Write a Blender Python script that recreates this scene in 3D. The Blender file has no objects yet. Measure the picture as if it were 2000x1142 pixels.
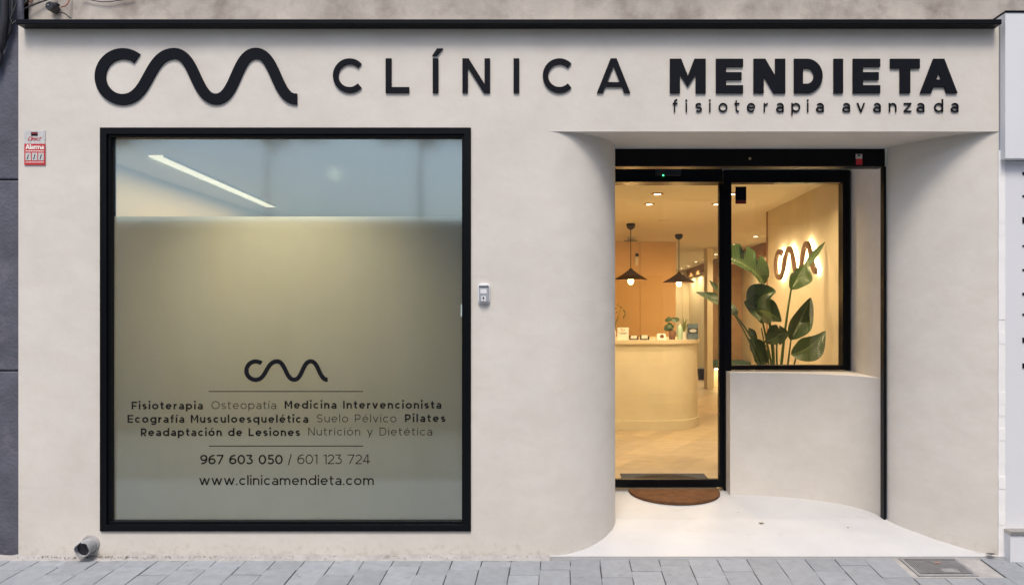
import bpy, math, random
from mathutils import Vector
random.seed(7)
sc = bpy.context.scene
COL = sc.collection
R = math.radians
# ------------------------------------------------------------------ camera, sky, sun, exposure
D0, F, CX, CY, CAMZ = 4.5, 1411.0, 1090.0, 615.0, 1.509
cam = bpy.data.cameras.new('camera')
camo = bpy.data.objects.new('camera', cam); COL.objects.link(camo)
cam.sensor_width = 36.0
cam.lens = 36.0 * F / 2000.0
cam.shift_x = (1000 - CX) / 2000.0
cam.shift_y = (CY - 571) / 2000.0
cam.clip_start = 0.05; cam.clip_end = 900
camo.location = (0, -D0, CAMZ); camo.rotation_euler = (R(90), 0, 0)
sc.camera = camo
w = bpy.data.worlds.new('World'); sc.world = w; w.use_nodes = True
nt = w.node_tree
sky = nt.nodes.new('ShaderNodeTexSky'); sky.sky_type = 'NISHITA'; sky.sun_disc = False
SUN_EL, SUN_ROT = 60, 184
sky.sun_elevation = R(SUN_EL); sky.sun_rotation = R(SUN_ROT)
sky.dust_density = 3.0; sky.air_density = 1.0; sky.ozone_density = 1.3
bg = nt.nodes['Background']; bg.inputs[1].default_value = 0.13
nt.links.new(sky.outputs[0], bg.inputs[0])
sun = bpy.data.lights.new('sun', 'SUN'); sun.energy = 1.5; sun.angle = R(18); sun.color = (1.0, .92, .82)
suno = bpy.data.objects.new('sun', sun); COL.objects.link(suno)
# sun stands in front of the shopfront (street side, -Y), a little to the left
az = R(SUN_ROT)
sdir = Vector((math.sin(az) * math.cos(R(SUN_EL)), math.cos(az) * math.cos(R(SUN_EL)), math.sin(R(SUN_EL))))
suno.rotation_euler = sdir.to_track_quat('Z', 'Y').to_euler(); suno.location = (-3, -8, 12)
sc.view_settings.view_transform = 'Standard'; sc.view_settings.look = 'None'
sc.view_settings.gamma = 1.0; sc.view_settings.use_curve_mapping = False
sc.view_settings.exposure = 0.80
sc.cycles.max_bounces = 10; sc.cycles.transparent_max_bounces = 12; sc.cycles.sample_clamp_indirect = 4.0
sc.cycles.use_denoising = True

# ------------------------------------------------------------------ helpers
def P(px, py, dist):
    k = dist / F
    return Vector(((px - CX) * k, dist - D0, CAMZ - (py - CY) * k))

WORLD = {}
class MB:
    def __init__(s): s.v = []; s.f = []; s.uv = None; s.m = []
    def add(s, vs, fs, mi=0):
        o = len(s.v); s.v += [tuple(p) for p in vs]
        for f in fs: s.f.append(tuple(i + o for i in f)); s.m.append(mi)
    def box(s, x0, x1, y0, y1, z0, z1, mi=0):
        s.add([(x0,y0,z0),(x1,y0,z0),(x1,y1,z0),(x0,y1,z0),(x0,y0,z1),(x1,y0,z1),(x1,y1,z1),(x0,y1,z1)],
              [(0,3,2,1),(4,5,6,7),(0,1,5,4),(1,2,6,5),(2,3,7,6),(3,0,4,7)], mi); return s
    def quad(s, a, b, c, d, mi=0): s.add([a,b,c,d], [(0,1,2,3)], mi); return s
    def poly(s, pts, mi=0): s.add(pts, [tuple(range(len(pts)))], mi); return s
    def strip(s, A, B, mi=0):
        n = len(A); s.add(list(A) + list(B), [(i, i+1, n+i+1, n+i) for i in range(n-1)], mi); return s
    def extrude_xz(s, pts, y0, y1, mi=0):          # outline in XZ (list of (x,z)), from y0 (front) to y1
        n = len(pts)
        s.add([(x,y0,z) for x,z in pts] + [(x,y1,z) for x,z in pts],
              [tuple(range(n)), tuple(range(2*n-1, n-1, -1))] + [(i, i+n, (i+1) % n + n, (i+1) % n) for i in range(n)], mi); return s
    def extrude_xy(s, pts, z0, z1, mi=0):
        n = len(pts)
        s.add([(x,y,z0) for x,y in pts] + [(x,y,z1) for x,y in pts],
              [tuple(range(n-1,-1,-1)), tuple(range(n, 2*n))] + [(i, (i+1) % n, (i+1) % n + n, i+n) for i in range(n)], mi); return s
    def tube(s, path, r, seg=10, caps=True, mi=0):
        path = [Vector(p) for p in path]; n = len(path); vs = []; up = None
        rr = r if isinstance(r, (list, tuple)) else [r]*n
        for i, p in enumerate(path):
            t = (path[min(i+1,n-1)] - path[max(i-1,0)]).normalized()
            if up is None:
                up = Vector((0,0,1)) if abs(t.z) < .9 else Vector((1,0,0))
            a = t.cross(up)
            if a.length < 1e-5: a = t.cross(Vector((0,1,0)))
            a.normalize(); b = a.cross(t).normalized(); up = b
            for k in range(seg):
                q = 2*math.pi*k/seg; vs.append(p + (a*math.cos(q) + b*math.sin(q))*rr[i])
        fs = [(i*seg+k, i*seg+(k+1)%seg, (i+1)*seg+(k+1)%seg, (i+1)*seg+k) for i in range(n-1) for k in range(seg)]
        if caps: fs += [tuple(range(seg-1,-1,-1)), tuple((n-1)*seg+k for k in range(seg))]
        s.add(vs, fs, mi); return s
    def lathe(s, c, prof, seg=24, mi=0, axis='Z'):
        vs = []; n = len(prof)
        for r, z in prof:
            for k in range(seg):
                q = 2*math.pi*k/seg
                if axis == 'Z': vs.append((c[0]+r*math.cos(q), c[1]+r*math.sin(q), c[2]+z))
                elif axis == 'Y': vs.append((c[0]+r*math.cos(q), c[1]+z, c[2]+r*math.sin(q)))
        s.add(vs, [(i*seg+k, i*seg+(k+1)%seg, (i+1)*seg+(k+1)%seg, (i+1)*seg+k) for i in range(n-1) for k in range(seg)], mi); return s
    def build(s, name, mat, parent=None, smooth=False, bevel=0, origin=None, angle=40):
        me = bpy.data.meshes.new(name)
        xs = [p[0] for p in s.v]; ys = [p[1] for p in s.v]; zs = [p[2] for p in s.v]
        o = Vector(origin) if origin is not None else Vector(((min(xs)+max(xs))/2, (min(ys)+max(ys))/2, min(zs)))
        me.from_pydata([(p[0]-o.x, p[1]-o.y, p[2]-o.z) for p in s.v], [], s.f)
        mats = mat if isinstance(mat, (list, tuple)) else [mat]
        for m in mats: me.materials.append(m)
        if len(mats) > 1:
            for p, mi in zip(me.polygons, s.m): p.material_index = mi
        if s.uv:
            ul = me.uv_layers.new(name='UVMap')
            for l in me.loops: ul.data[l.index].uv = s.uv[l.vertex_index]
        me.validate(); me.update()
        if smooth:
            me.shade_smooth()
            if angle: me.set_sharp_from_angle(angle=R(angle))
        ob = bpy.data.objects.new(name, me); COL.objects.link(ob)
        if parent is not None:
            ob.parent = parent; ob.location = o - WORLD[parent]
        else: ob.location = o
        WORLD[ob] = o
        if bevel:
            b = ob.modifiers.new('bevel', 'BEVEL'); b.width = bevel; b.segments = 2; b.limit_method = 'ANGLE'; b.angle_limit = R(35)
        return ob

def tag(o, label=None, cat=None, group=None, kind=None):
    if label: o['label'] = label
    if cat: o['category'] = cat
    if group: o['group'] = group
    if kind: o['kind'] = kind
    return o
def thing(name, loc, label, cat, group=None):
    o = bpy.data.objects.new(name, None); COL.objects.link(o); o.location = loc; o.empty_display_size = .1
    WORLD[o] = Vector(loc); return tag(o, label, cat, group)
def struct(mb, name, mat, **k): return tag(mb.build(name, mat, **k), kind='structure')
def copy_tree(o, parent, delta):
    c = o.copy(); COL.objects.link(c); c.parent = parent
    if parent is None: c.location = o.location + delta
    WORLD[c] = WORLD[o] + delta
    for ch in list(o.children): copy_tree(ch, c, delta)
    return c

# ------------------------------------------------------------------ materials
def nd(t, ty, **k):
    n = t.nodes.new(ty)
    for a, b in k.items(): setattr(n, a, b)
    return n
def mat(name, col, rough=.6, metal=0, var=0, vscale=3, bump=0, bscale=60, spec=.5, rnd=0, dark=None, dscale=8, dlo=.55, dhi=.75, emit=None, estr=0, stretch=None, coat=0):
    m = bpy.data.materials.new(name); m.use_nodes = True; t = m.node_tree; b = t.nodes['Principled BSDF']
    b.inputs['Roughness'].default_value = rough; b.inputs['Metallic'].default_value = metal
    b.inputs['Specular IOR Level'].default_value = spec
    b.inputs['Coat Weight'].default_value = coat
    b.inputs['Base Color'].default_value = (*col, 1)
    L = t.links.new
    co = nd(t, 'ShaderNodeNewGeometry').outputs['Position']
    if stretch:
        mp = nd(t, 'ShaderNodeMapping'); mp.inputs['Scale'].default_value = stretch; L(co, mp.inputs['Vector']); co = mp.outputs[0]
    cur = None
    if var:
        n = nd(t, 'ShaderNodeTexNoise'); n.inputs['Scale'].default_value = vscale; n.inputs['Detail'].default_value = 6; n.inputs['Roughness'].default_value = .6
        L(co, n.inputs['Vector'])
        mr = nd(t, 'ShaderNodeMapRange'); mr.inputs[1].default_value = .3; mr.inputs[2].default_value = .7; mr.inputs[3].default_value = 1-var; mr.inputs[4].default_value = 1+var
        L(n.outputs[0], mr.inputs[0])
        mx = nd(t, 'ShaderNodeMix', data_type='RGBA', blend_type='MULTIPLY'); mx.inputs[0].default_value = 1
        mx.inputs[6].default_value = (*col, 1); L(mr.outputs[0], mx.inputs[7]); cur = mx.outputs[2]
    if dark:
        n = nd(t, 'ShaderNodeTexNoise'); n.inputs['Scale'].default_value = dscale; n.inputs['Detail'].default_value = 8; n.inputs['Roughness'].default_value = .65
        L(co, n.inputs['Vector'])
        mr = nd(t, 'ShaderNodeMapRange'); mr.inputs[1].default_value = dlo; mr.inputs[2].default_value = dhi; L(n.outputs[0], mr.inputs[0])
        mx = nd(t, 'ShaderNodeMix', data_type='RGBA'); L(mr.outputs[0], mx.inputs[0])
        if cur is None: mx.inputs[6].default_value = (*col, 1)
        else: L(cur, mx.inputs[6])
        mx.inputs[7].default_value = (*dark, 1); cur = mx.outputs[2]
    if rnd:
        oi = nd(t, 'ShaderNodeObjectInfo')
        mr = nd(t, 'ShaderNodeMapRange'); mr.inputs[3].default_value = 1-rnd; mr.inputs[4].default_value = 1+rnd; L(oi.outputs['Random'], mr.inputs[0])
        mx = nd(t, 'ShaderNodeMix', data_type='RGBA', blend_type='MULTIPLY'); mx.inputs[0].default_value = 1
        if cur is None: mx.inputs[6].default_value = (*col, 1)
        else: L(cur, mx.inputs[6])
        L(mr.outputs[0], mx.inputs[7]); cur = mx.outputs[2]
    if cur is not None: L(cur, b.inputs['Base Color'])
    if bump:
        n = nd(t, 'ShaderNodeTexNoise'); n.inputs['Scale'].default_value = bscale; n.inputs['Detail'].default_value = 5
        L(co, n.inputs['Vector'])
        bp = nd(t, 'ShaderNodeBump'); bp.inputs['Strength'].default_value = bump; bp.inputs['Distance'].default_value = .004
        L(n.outputs[0], bp.inputs['Height']); L(bp.outputs[0], b.inputs['Normal'])
    if emit:
        b.inputs['Emission Color'].default_value = (*emit, 1); b.inputs['Emission Strength'].default_value = estr
    return m

def stucco_mat():
    m = mat('stucco', (.62,.588,.54), .85, var=.06, vscale=1.6, bump=.35, bscale=22, spec=.25)
    t = m.node_tree; L = t.links.new; b = t.nodes['Principled BSDF']
    base = b.inputs['Base Color'].links[0].from_socket
    g = nd(t, 'ShaderNodeNewGeometry'); sp = nd(t, 'ShaderNodeSeparateXYZ'); L(g.outputs['Position'], sp.inputs[0])
    # fine trowel mottling
    mp = nd(t, 'ShaderNodeMapping'); mp.inputs['Scale'].default_value = (3.2, 3.2, 5.5); L(g.outputs['Position'], mp.inputs[0])
    n0 = nd(t, 'ShaderNodeTexNoise'); n0.inputs['Scale'].default_value = 1.5; n0.inputs['Detail'].default_value = 9; n0.inputs['Roughness'].default_value = .62; n0.inputs['Distortion'].default_value = .6
    L(mp.outputs[0], n0.inputs['Vector'])
    r0 = nd(t, 'ShaderNodeMapRange'); r0.inputs[1].default_value = .36; r0.inputs[2].default_value = .66; L(n0.outputs[0], r0.inputs[0])
    m0 = nd(t, 'ShaderNodeMix', data_type='RGBA'); L(r0.outputs[0], m0.inputs[0])
    m1 = nd(t, 'ShaderNodeMix', data_type='RGBA', blend_type='MULTIPLY'); m1.inputs[0].default_value = 1
    m1.inputs[7].default_value = (.95,.94,.925,1); L(base, m1.inputs[6])
    L(base, m0.inputs[6]); L(m1.outputs[2], m0.inputs[7])
    # splashed street dirt: speckles, thicker near the pavement
    n1 = nd(t, 'ShaderNodeTexNoise'); n1.inputs['Scale'].default_value = 22; n1.inputs['Detail'].default_value = 8; n1.inputs['Roughness'].default_value = .7
    L(g.outputs['Position'], n1.inputs['Vector'])
    hz = nd(t, 'ShaderNodeMapRange'); hz.inputs[1].default_value = .0; hz.inputs[2].default_value = .22; hz.inputs[3].default_value = .16; hz.inputs[4].default_value = -.12
    L(sp.outputs[2], hz.inputs[0])
    ad = nd(t, 'ShaderNodeMath', operation='ADD'); L(n1.outputs[0], ad.inputs[0]); L(hz.outputs[0], ad.inputs[1])
    r1 = nd(t, 'ShaderNodeMapRange'); r1.inputs[1].default_value = .60; r1.inputs[2].default_value = .85; r1.inputs[4].default_value = .45; L(ad.outputs[0], r1.inputs[0])
    m2 = nd(t, 'ShaderNodeMix', data_type='RGBA'); L(r1.outputs[0], m2.inputs[0]); L(m0.outputs[2], m2.inputs[6]); m2.inputs[7].default_value = (.30,.24,.18,1)
    L(m2.outputs[2], b.inputs['Base Color'])
    return m

M = {}
M['stucco'] = stucco_mat()
M['porch'] = mat('porch_resin', (.475,.478,.485), .5, spec=.3, var=.07, vscale=2, bump=.08, bscale=20, dark=(.33,.32,.30), dscale=7, dlo=.60, dhi=.90)
M['black'] = mat('black_metal', (.004,.0045,.006), .35, spec=.12, var=.1, vscale=6, bump=.03, bscale=90)
M['sign'] = mat('sign_black', (.005,.006,.010), .6, spec=.1)
M['vinyl'] = mat('vinyl_black', (.006,.007,.010), .6, spec=.12)
M['conc'] = mat('weathered_concrete', (.42,.385,.345), .9, var=.18, vscale=4, bump=.5, bscale=40, dark=(.21,.18,.155), dscale=3.5, dlo=.48, dhi=.72)
M['slate'] = mat('dark_render', (.085,.088,.115), .8, var=.25, vscale=6, bump=1.0, bscale=55, dark=(.16,.15,.17), dscale=5, dlo=.55, dhi=.8)
M['stone'] = mat('paving', (.245,.262,.285), .85, var=.10, vscale=16, bump=.35, bscale=220, rnd=.09, dark=(.17,.17,.18), dscale=30, dlo=.61, dhi=.70)
M['mortar'] = mat('mortar', (.33,.32,.31), .95, var=.15, vscale=14, bump=.7, bscale=60, dark=(.13,.11,.10), dscale=9, dlo=.58, dhi=.75)
M['joint'] = mat('joint_dirt', (.09,.085,.08), .95, var=.3, vscale=20)
M['asphalt'] = mat('asphalt', (.06,.06,.062), .9, var=.2, vscale=5, bump=.5, bscale=90)
M['steel'] = mat('cover_steel', (.27,.27,.28), .55, metal=.25, var=.2, vscale=9, bump=.2, bscale=80, dark=(.10,.09,.085), dscale=8, dlo=.55, dhi=.7)
M['panel'] = mat('neighbour_panel', (.66,.67,.70), .45, var=.02, vscale=1)
M['white'] = mat('white_paint', (.82,.81,.80), .5, var=.03, vscale=5)
M['pvc'] = mat('grey_pvc', (.30,.31,.325), .5, var=.15, vscale=20, dark=(.22,.18,.14), dscale=12, dlo=.55, dhi=.75)
M['cable'] = mat('cable_black', (.012,.012,.016), .5)
M['cable_red'] = mat('cable_brown', (.25,.10,.06), .5)
M['coir'] = mat('coir', (.125,.060,.028), 1.0, var=.25, vscale=14, bump=1.0, bscale=260, spec=.1)
M['greymat'] = mat('grey_carpet', (.045,.043,.042), 1.0, var=.2, vscale=40, bump=.8, bscale=200, spec=.1)
M['alu'] = mat('aluminium', (.45,.43,.40), .35, metal=.9)
M['brass'] = mat('threshold_metal', (.38,.30,.20), .4, metal=.8)
# interior
M['int_wall'] = mat('interior_plaster', (.72,.65,.48), .8, var=.03, vscale=2, bump=.1, bscale=25)
M['ceil'] = mat('interior_ceiling', (.74,.68,.56), .85, var=.02, vscale=1.2)
M['ochre'] = mat('ochre_panel', (.74,.53,.31), .7, var=.05, vscale=2.0)
M['desk'] = mat('desk_plaster', (.72,.66,.52), .75, var=.05, vscale=4, bump=.2, bscale=30)
M['desk_top'] = mat('desk_top', (.72,.62,.46), .5)
M['oak'] = mat('oak_plank', (.50,.40,.26), .45, var=.16, vscale=5, rnd=.13, bump=.1, bscale=30, stretch=(1.0,5.0,1.0))
M['wood'] = mat('walnut_trim', (.30,.16,.07), .5, var=.2, vscale=6)
M['bronze'] = mat('bronze_letters', (.10,.045,.02), .5)
M['rattan'] = mat('dark_woven_shade', (.075,.045,.027), .8, var=.5, vscale=90, bump=.6, bscale=150)
M['green_cushion'] = mat('green_cushion', (.06,.14,.10), .85, var=.1, vscale=20)
M['pot'] = mat('pot_grey', (.2,.19,.18), .8, var=.1)
M['soil'] = mat('soil', (.04,.03,.02), 1)
M['stem'] = mat('plant_stem', (.07,.13,.03), .5, var=.2, vscale=15)
M['plastic_grey'] = mat('intercom_grey', (.38,.41,.44), .35, metal=.25)
M['plastic_light'] = mat('intercom_rim', (.68,.69,.70), .4)
M['red'] = mat('red_print', (.50,.022,.03), .45)
M['silver'] = mat('silver_print', (.50,.50,.49), .4, var=.15, vscale=60)
M['darkred'] = mat('dark_red_print', (.16,.012,.014), .4)
M['paper'] = mat('white_card', (.80,.77,.70), .7)
M['terracotta'] = mat('speckled_pot', (.20,.095,.05), .7, var=.5, vscale=50)
M['mint'] = mat('mint_bottle', (.40,.55,.42), .35)
M['bluebox'] = mat('blue_grey_leaflet', (.10,.14,.17), .5, var=.2, vscale=20)
M['leafdry'] = mat('dry_leaf', (.20,.14,.04), .7, var=.3, vscale=40)
M['opp'] = mat('opposite_render', (.17,.185,.19), .85, var=.15, vscale=1)
M['opp_warm'] = mat('opposite_cream_render', (.52,.43,.32), .85, var=.1, vscale=2)
M['opp_dark'] = mat('opposite_glass', (.02,.022,.025), .15)
def emis(name, col, s):
    m = bpy.data.materials.new(name); m.use_nodes = True; t = m.node_tree; t.nodes.remove(t.nodes['Principled BSDF'])
    e = nd(t, 'ShaderNodeEmission'); e.inputs[0].default_value = (*col, 1); e.inputs[1].default_value = s
    t.links.new(e.outputs[0], t.nodes['Material Output'].inputs[0]); return m
M['bulb'] = emis('bulb_glow', (1,.62,.24), 9)
M['spot'] = emis('spot_glow', (1,.80,.50), 9)
M['led'] = emis('led_strip', (1,.86,.58), .62)
M['halo'] = emis('halo_light', (1,.82,.50), 50)
M['led_green'] = emis('green_led', (.05,1,.25), 3)
def glass_mat(name, refl, tint, haze, hazecol, rough, rtint=(1,1,1)):
    m = bpy.data.materials.new(name); m.use_nodes = True; t = m.node_tree; t.nodes.remove(t.nodes['Principled BSDF']); L = t.links.new
    tr = nd(t, 'ShaderNodeBsdfTransparent'); tr.inputs[0].default_value = (*tint, 1)
    gl = nd(t, 'ShaderNodeBsdfGlossy'); gl.inputs['Roughness'].default_value = rough; gl.inputs[0].default_value = (*rtint, 1)
    df = nd(t, 'ShaderNodeBsdfDiffuse'); df.inputs[0].default_value = (*hazecol, 1)
    n = nd(t, 'ShaderNodeTexNoise'); n.inputs['Scale'].default_value = 2.5; n.inputs['Detail'].default_value = 7
    g = nd(t, 'ShaderNodeNewGeometry'); mp = nd(t, 'ShaderNodeMapping'); mp.inputs['Scale'].default_value = (2.2,2.2,.5)
    L(g.outputs['Position'], mp.inputs[0]); L(mp.outputs[0], n.inputs['Vector'])
    mr = nd(t, 'ShaderNodeMapRange'); mr.inputs[1].default_value = .3; mr.inputs[2].default_value = .7; mr.inputs[3].default_value = haze*.6; mr.inputs[4].default_value = haze*1.4
    L(n.outputs[0], mr.inputs[0])
    m1 = nd(t, 'ShaderNodeMixShader'); L(mr.outputs[0], m1.inputs[0]); L(tr.outputs[0], m1.inputs[1]); L(df.outputs[0], m1.inputs[2])
    fr = nd(t, 'ShaderNodeFresnel')
    bf = nd(t, 'ShaderNodeMapRange'); bf.inputs[3].default_value = refl; bf.inputs[4].default_value = 1/refl   # same thin pane seen from either side
    L(g.outputs['Backfacing'], bf.inputs[0]); L(bf.outputs[0], fr.inputs['IOR'])
    m2 = nd(t, 'ShaderNodeMixShader'); L(fr.outputs[0], m2.inputs[0]); L(m1.outputs[0], m2.inputs[1]); L(gl.outputs[0], m2.inputs[2])
    L(m2.outputs[0], t.nodes['Material Output'].inputs[0]); return m
M['shop_glass'] = glass_mat('shop_glass', 2.15, (.92,.95,.95), .03, (.5,.55,.58), .06, (.86,1,1))
M['door_glass'] = glass_mat('door_glass', 1.55, (.95,.96,.94), .008, (.5,.5,.5), .0)
def film_mat():
    m = bpy.data.materials.new('frosted_film'); m.use_nodes = True; t = m.node_tree; t.nodes.remove(t.nodes['Principled BSDF']); L = t.links.new
    a = nd(t, 'ShaderNodeBsdfTranslucent'); a.inputs[0].default_value = (.60,.595,.52,1)
    d = nd(t, 'ShaderNodeBsdfDiffuse'); d.inputs[0].default_value = (.24,.34,.40,1)
    g = nd(t, 'ShaderNodeNewGeometry'); mp = nd(t, 'ShaderNodeMapping'); mp.inputs['Scale'].default_value = (5,1,.12); L(g.outputs['Position'], mp.inputs[0])
    n = nd(t, 'ShaderNodeTexNoise'); n.inputs['Scale'].default_value = 1.6; n.inputs['Detail'].default_value = 3; L(mp.outputs[0], n.inputs['Vector'])
    mr = nd(t, 'ShaderNodeMapRange'); mr.inputs[1].default_value = .3; mr.inputs[2].default_value = .7; mr.inputs[3].default_value = .10; mr.inputs[4].default_value = .15; L(n.outputs[0], mr.inputs[0])
    x = nd(t, 'ShaderNodeMixShader'); L(mr.outputs[0], x.inputs[0]); L(a.outputs[0], x.inputs[1]); L(d.outputs[0], x.inputs[2])
    L(x.outputs[0], t.nodes['Material Output'].inputs[0]); return m
M['film'] = film_mat()
def leaf_mat():
    m = mat('strelitzia_leaf', (.045,.10,.022), .30, spec=.5)
    t = m.node_tree; L = t.links.new; b = t.nodes['Principled BSDF']
    uv = nd(t, 'ShaderNodeUVMap'); sp = nd(t, 'ShaderNodeSeparateXYZ'); L(uv.outputs[0], sp.inputs[0])
    ab = nd(t, 'ShaderNodeMath', operation='ABSOLUTE'); L(sp.outputs[1], ab.inputs[0])
    k1 = nd(t, 'ShaderNodeMath', operation='MULTIPLY'); L(sp.outputs[0], k1.inputs[0]); k1.inputs[1].default_value = 130
    k2 = nd(t, 'ShaderNodeMath', operation='MULTIPLY_ADD'); L(ab.outputs[0], k2.inputs[0]); k2.inputs[1].default_value = -14; L(k1.outputs[0], k2.inputs[2])
    sn = nd(t, 'ShaderNodeMath', operation='SINE'); L(k2.outputs[0], sn.inputs[0])
    rb = nd(t, 'ShaderNodeMapRange'); rb.inputs[1].default_value = .0; rb.inputs[2].default_value = .09; rb.inputs[3].default_value = 1; rb.inputs[4].default_value = 0; L(ab.outputs[0], rb.inputs[0])
    mr = nd(t, 'ShaderNodeMapRange'); mr.inputs[1].default_value = -1; mr.inputs[3].default_value = .85; mr.inputs[4].default_value = 1.15; L(sn.outputs[0], mr.inputs[0])
    oi = nd(t, 'ShaderNodeObjectInfo'); cr = nd(t, 'ShaderNodeMix', data_type='RGBA'); L(oi.outputs['Random'], cr.inputs[0])
    cr.inputs[6].default_value = (.034,.070,.020,1); cr.inputs[7].default_value = (.065,.118,.034,1)
    mx = nd(t, 'ShaderNodeMix', data_type='RGBA', blend_type='MULTIPLY'); mx.inputs[0].default_value = 1; L(cr.outputs[2], mx.inputs[6]); L(mr.outputs[0], mx.inputs[7])
    m2 = nd(t, 'ShaderNodeMix', data_type='RGBA'); L(rb.outputs[0], m2.inputs[0]); L(mx.outputs[2], m2.inputs[6]); m2.inputs[7].default_value = (.20,.26,.09,1)
    L(m2.outputs[2], b.inputs['Base Color'])
    bp = nd(t, 'ShaderNodeBump'); bp.inputs['Strength'].default_value = .35; bp.inputs['Distance'].default_value = .004; L(sn.outputs[0], bp.inputs['Height']); L(bp.outputs[0], b.inputs['Normal'])
    return m
M['leaf'] = leaf_mat()

# ------------------------------------------------------------------ stroke alphabet (geometric sans)
XH = .73
def E(cx, cy, rx, ry, a0, a1, n=22):
    return [(cx + rx*math.cos(R(a0+(a1-a0)*i/n)), cy + ry*math.sin(R(a0+(a1-a0)*i/n))) for i in range(n+1)]
def ribbon(pts, w, closed=False):
    if closed: pts = pts[:-1] if (abs(pts[0][0]-pts[-1][0])+abs(pts[0][1]-pts[-1][1])) < 1e-6 else pts
    n = len(pts); Lf, Rt = [], []
    for i in range(n):
        p = Vector(pts[i])
        a = Vector(pts[(i-1) % n]) if (closed or i > 0) else None
        b = Vector(pts[(i+1) % n]) if (closed or i < n-1) else None
        d1 = (p-a).normalized() if a is not None else None
        d2 = (b-p).normalized() if b is not None else None
        d1 = d1 or d2; d2 = d2 or d1
        n1 = Vector((-d1.y, d1.x)); n2 = Vector((-d2.y, d2.x)); m = n1+n2
        m = m.normalized() if m.length > 1e-6 else n1
        k = min(1/max(m.dot(n1), .3), 2.2) * w/2
        Lf.append(p+m*k); Rt.append(p-m*k)
    out = []
    for i in range(n if closed else n-1):
        j = (i+1) % n; out.append([tuple(Rt[i]), tuple(Rt[j]), tuple(Lf[j]), tuple(Lf[i])])
    return out
def diag(x0, y0, x1, y1, wh): return [[(x0-wh/2,y0),(x0+wh/2,y0),(x1+wh/2,y1),(x1-wh/2,y1)]]
def rect(x0, x1, y0, y1): return [[(x0,y0),(x1,y0),(x1,y1),(x0,y1)]]
def acute(cx, y, w): return [[(cx-.06-w*.35,y),(cx-.06+w*.45,y),(cx+.10+w*.6,y+.21),(cx+.10-w*.45,y+.21)]]
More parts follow.
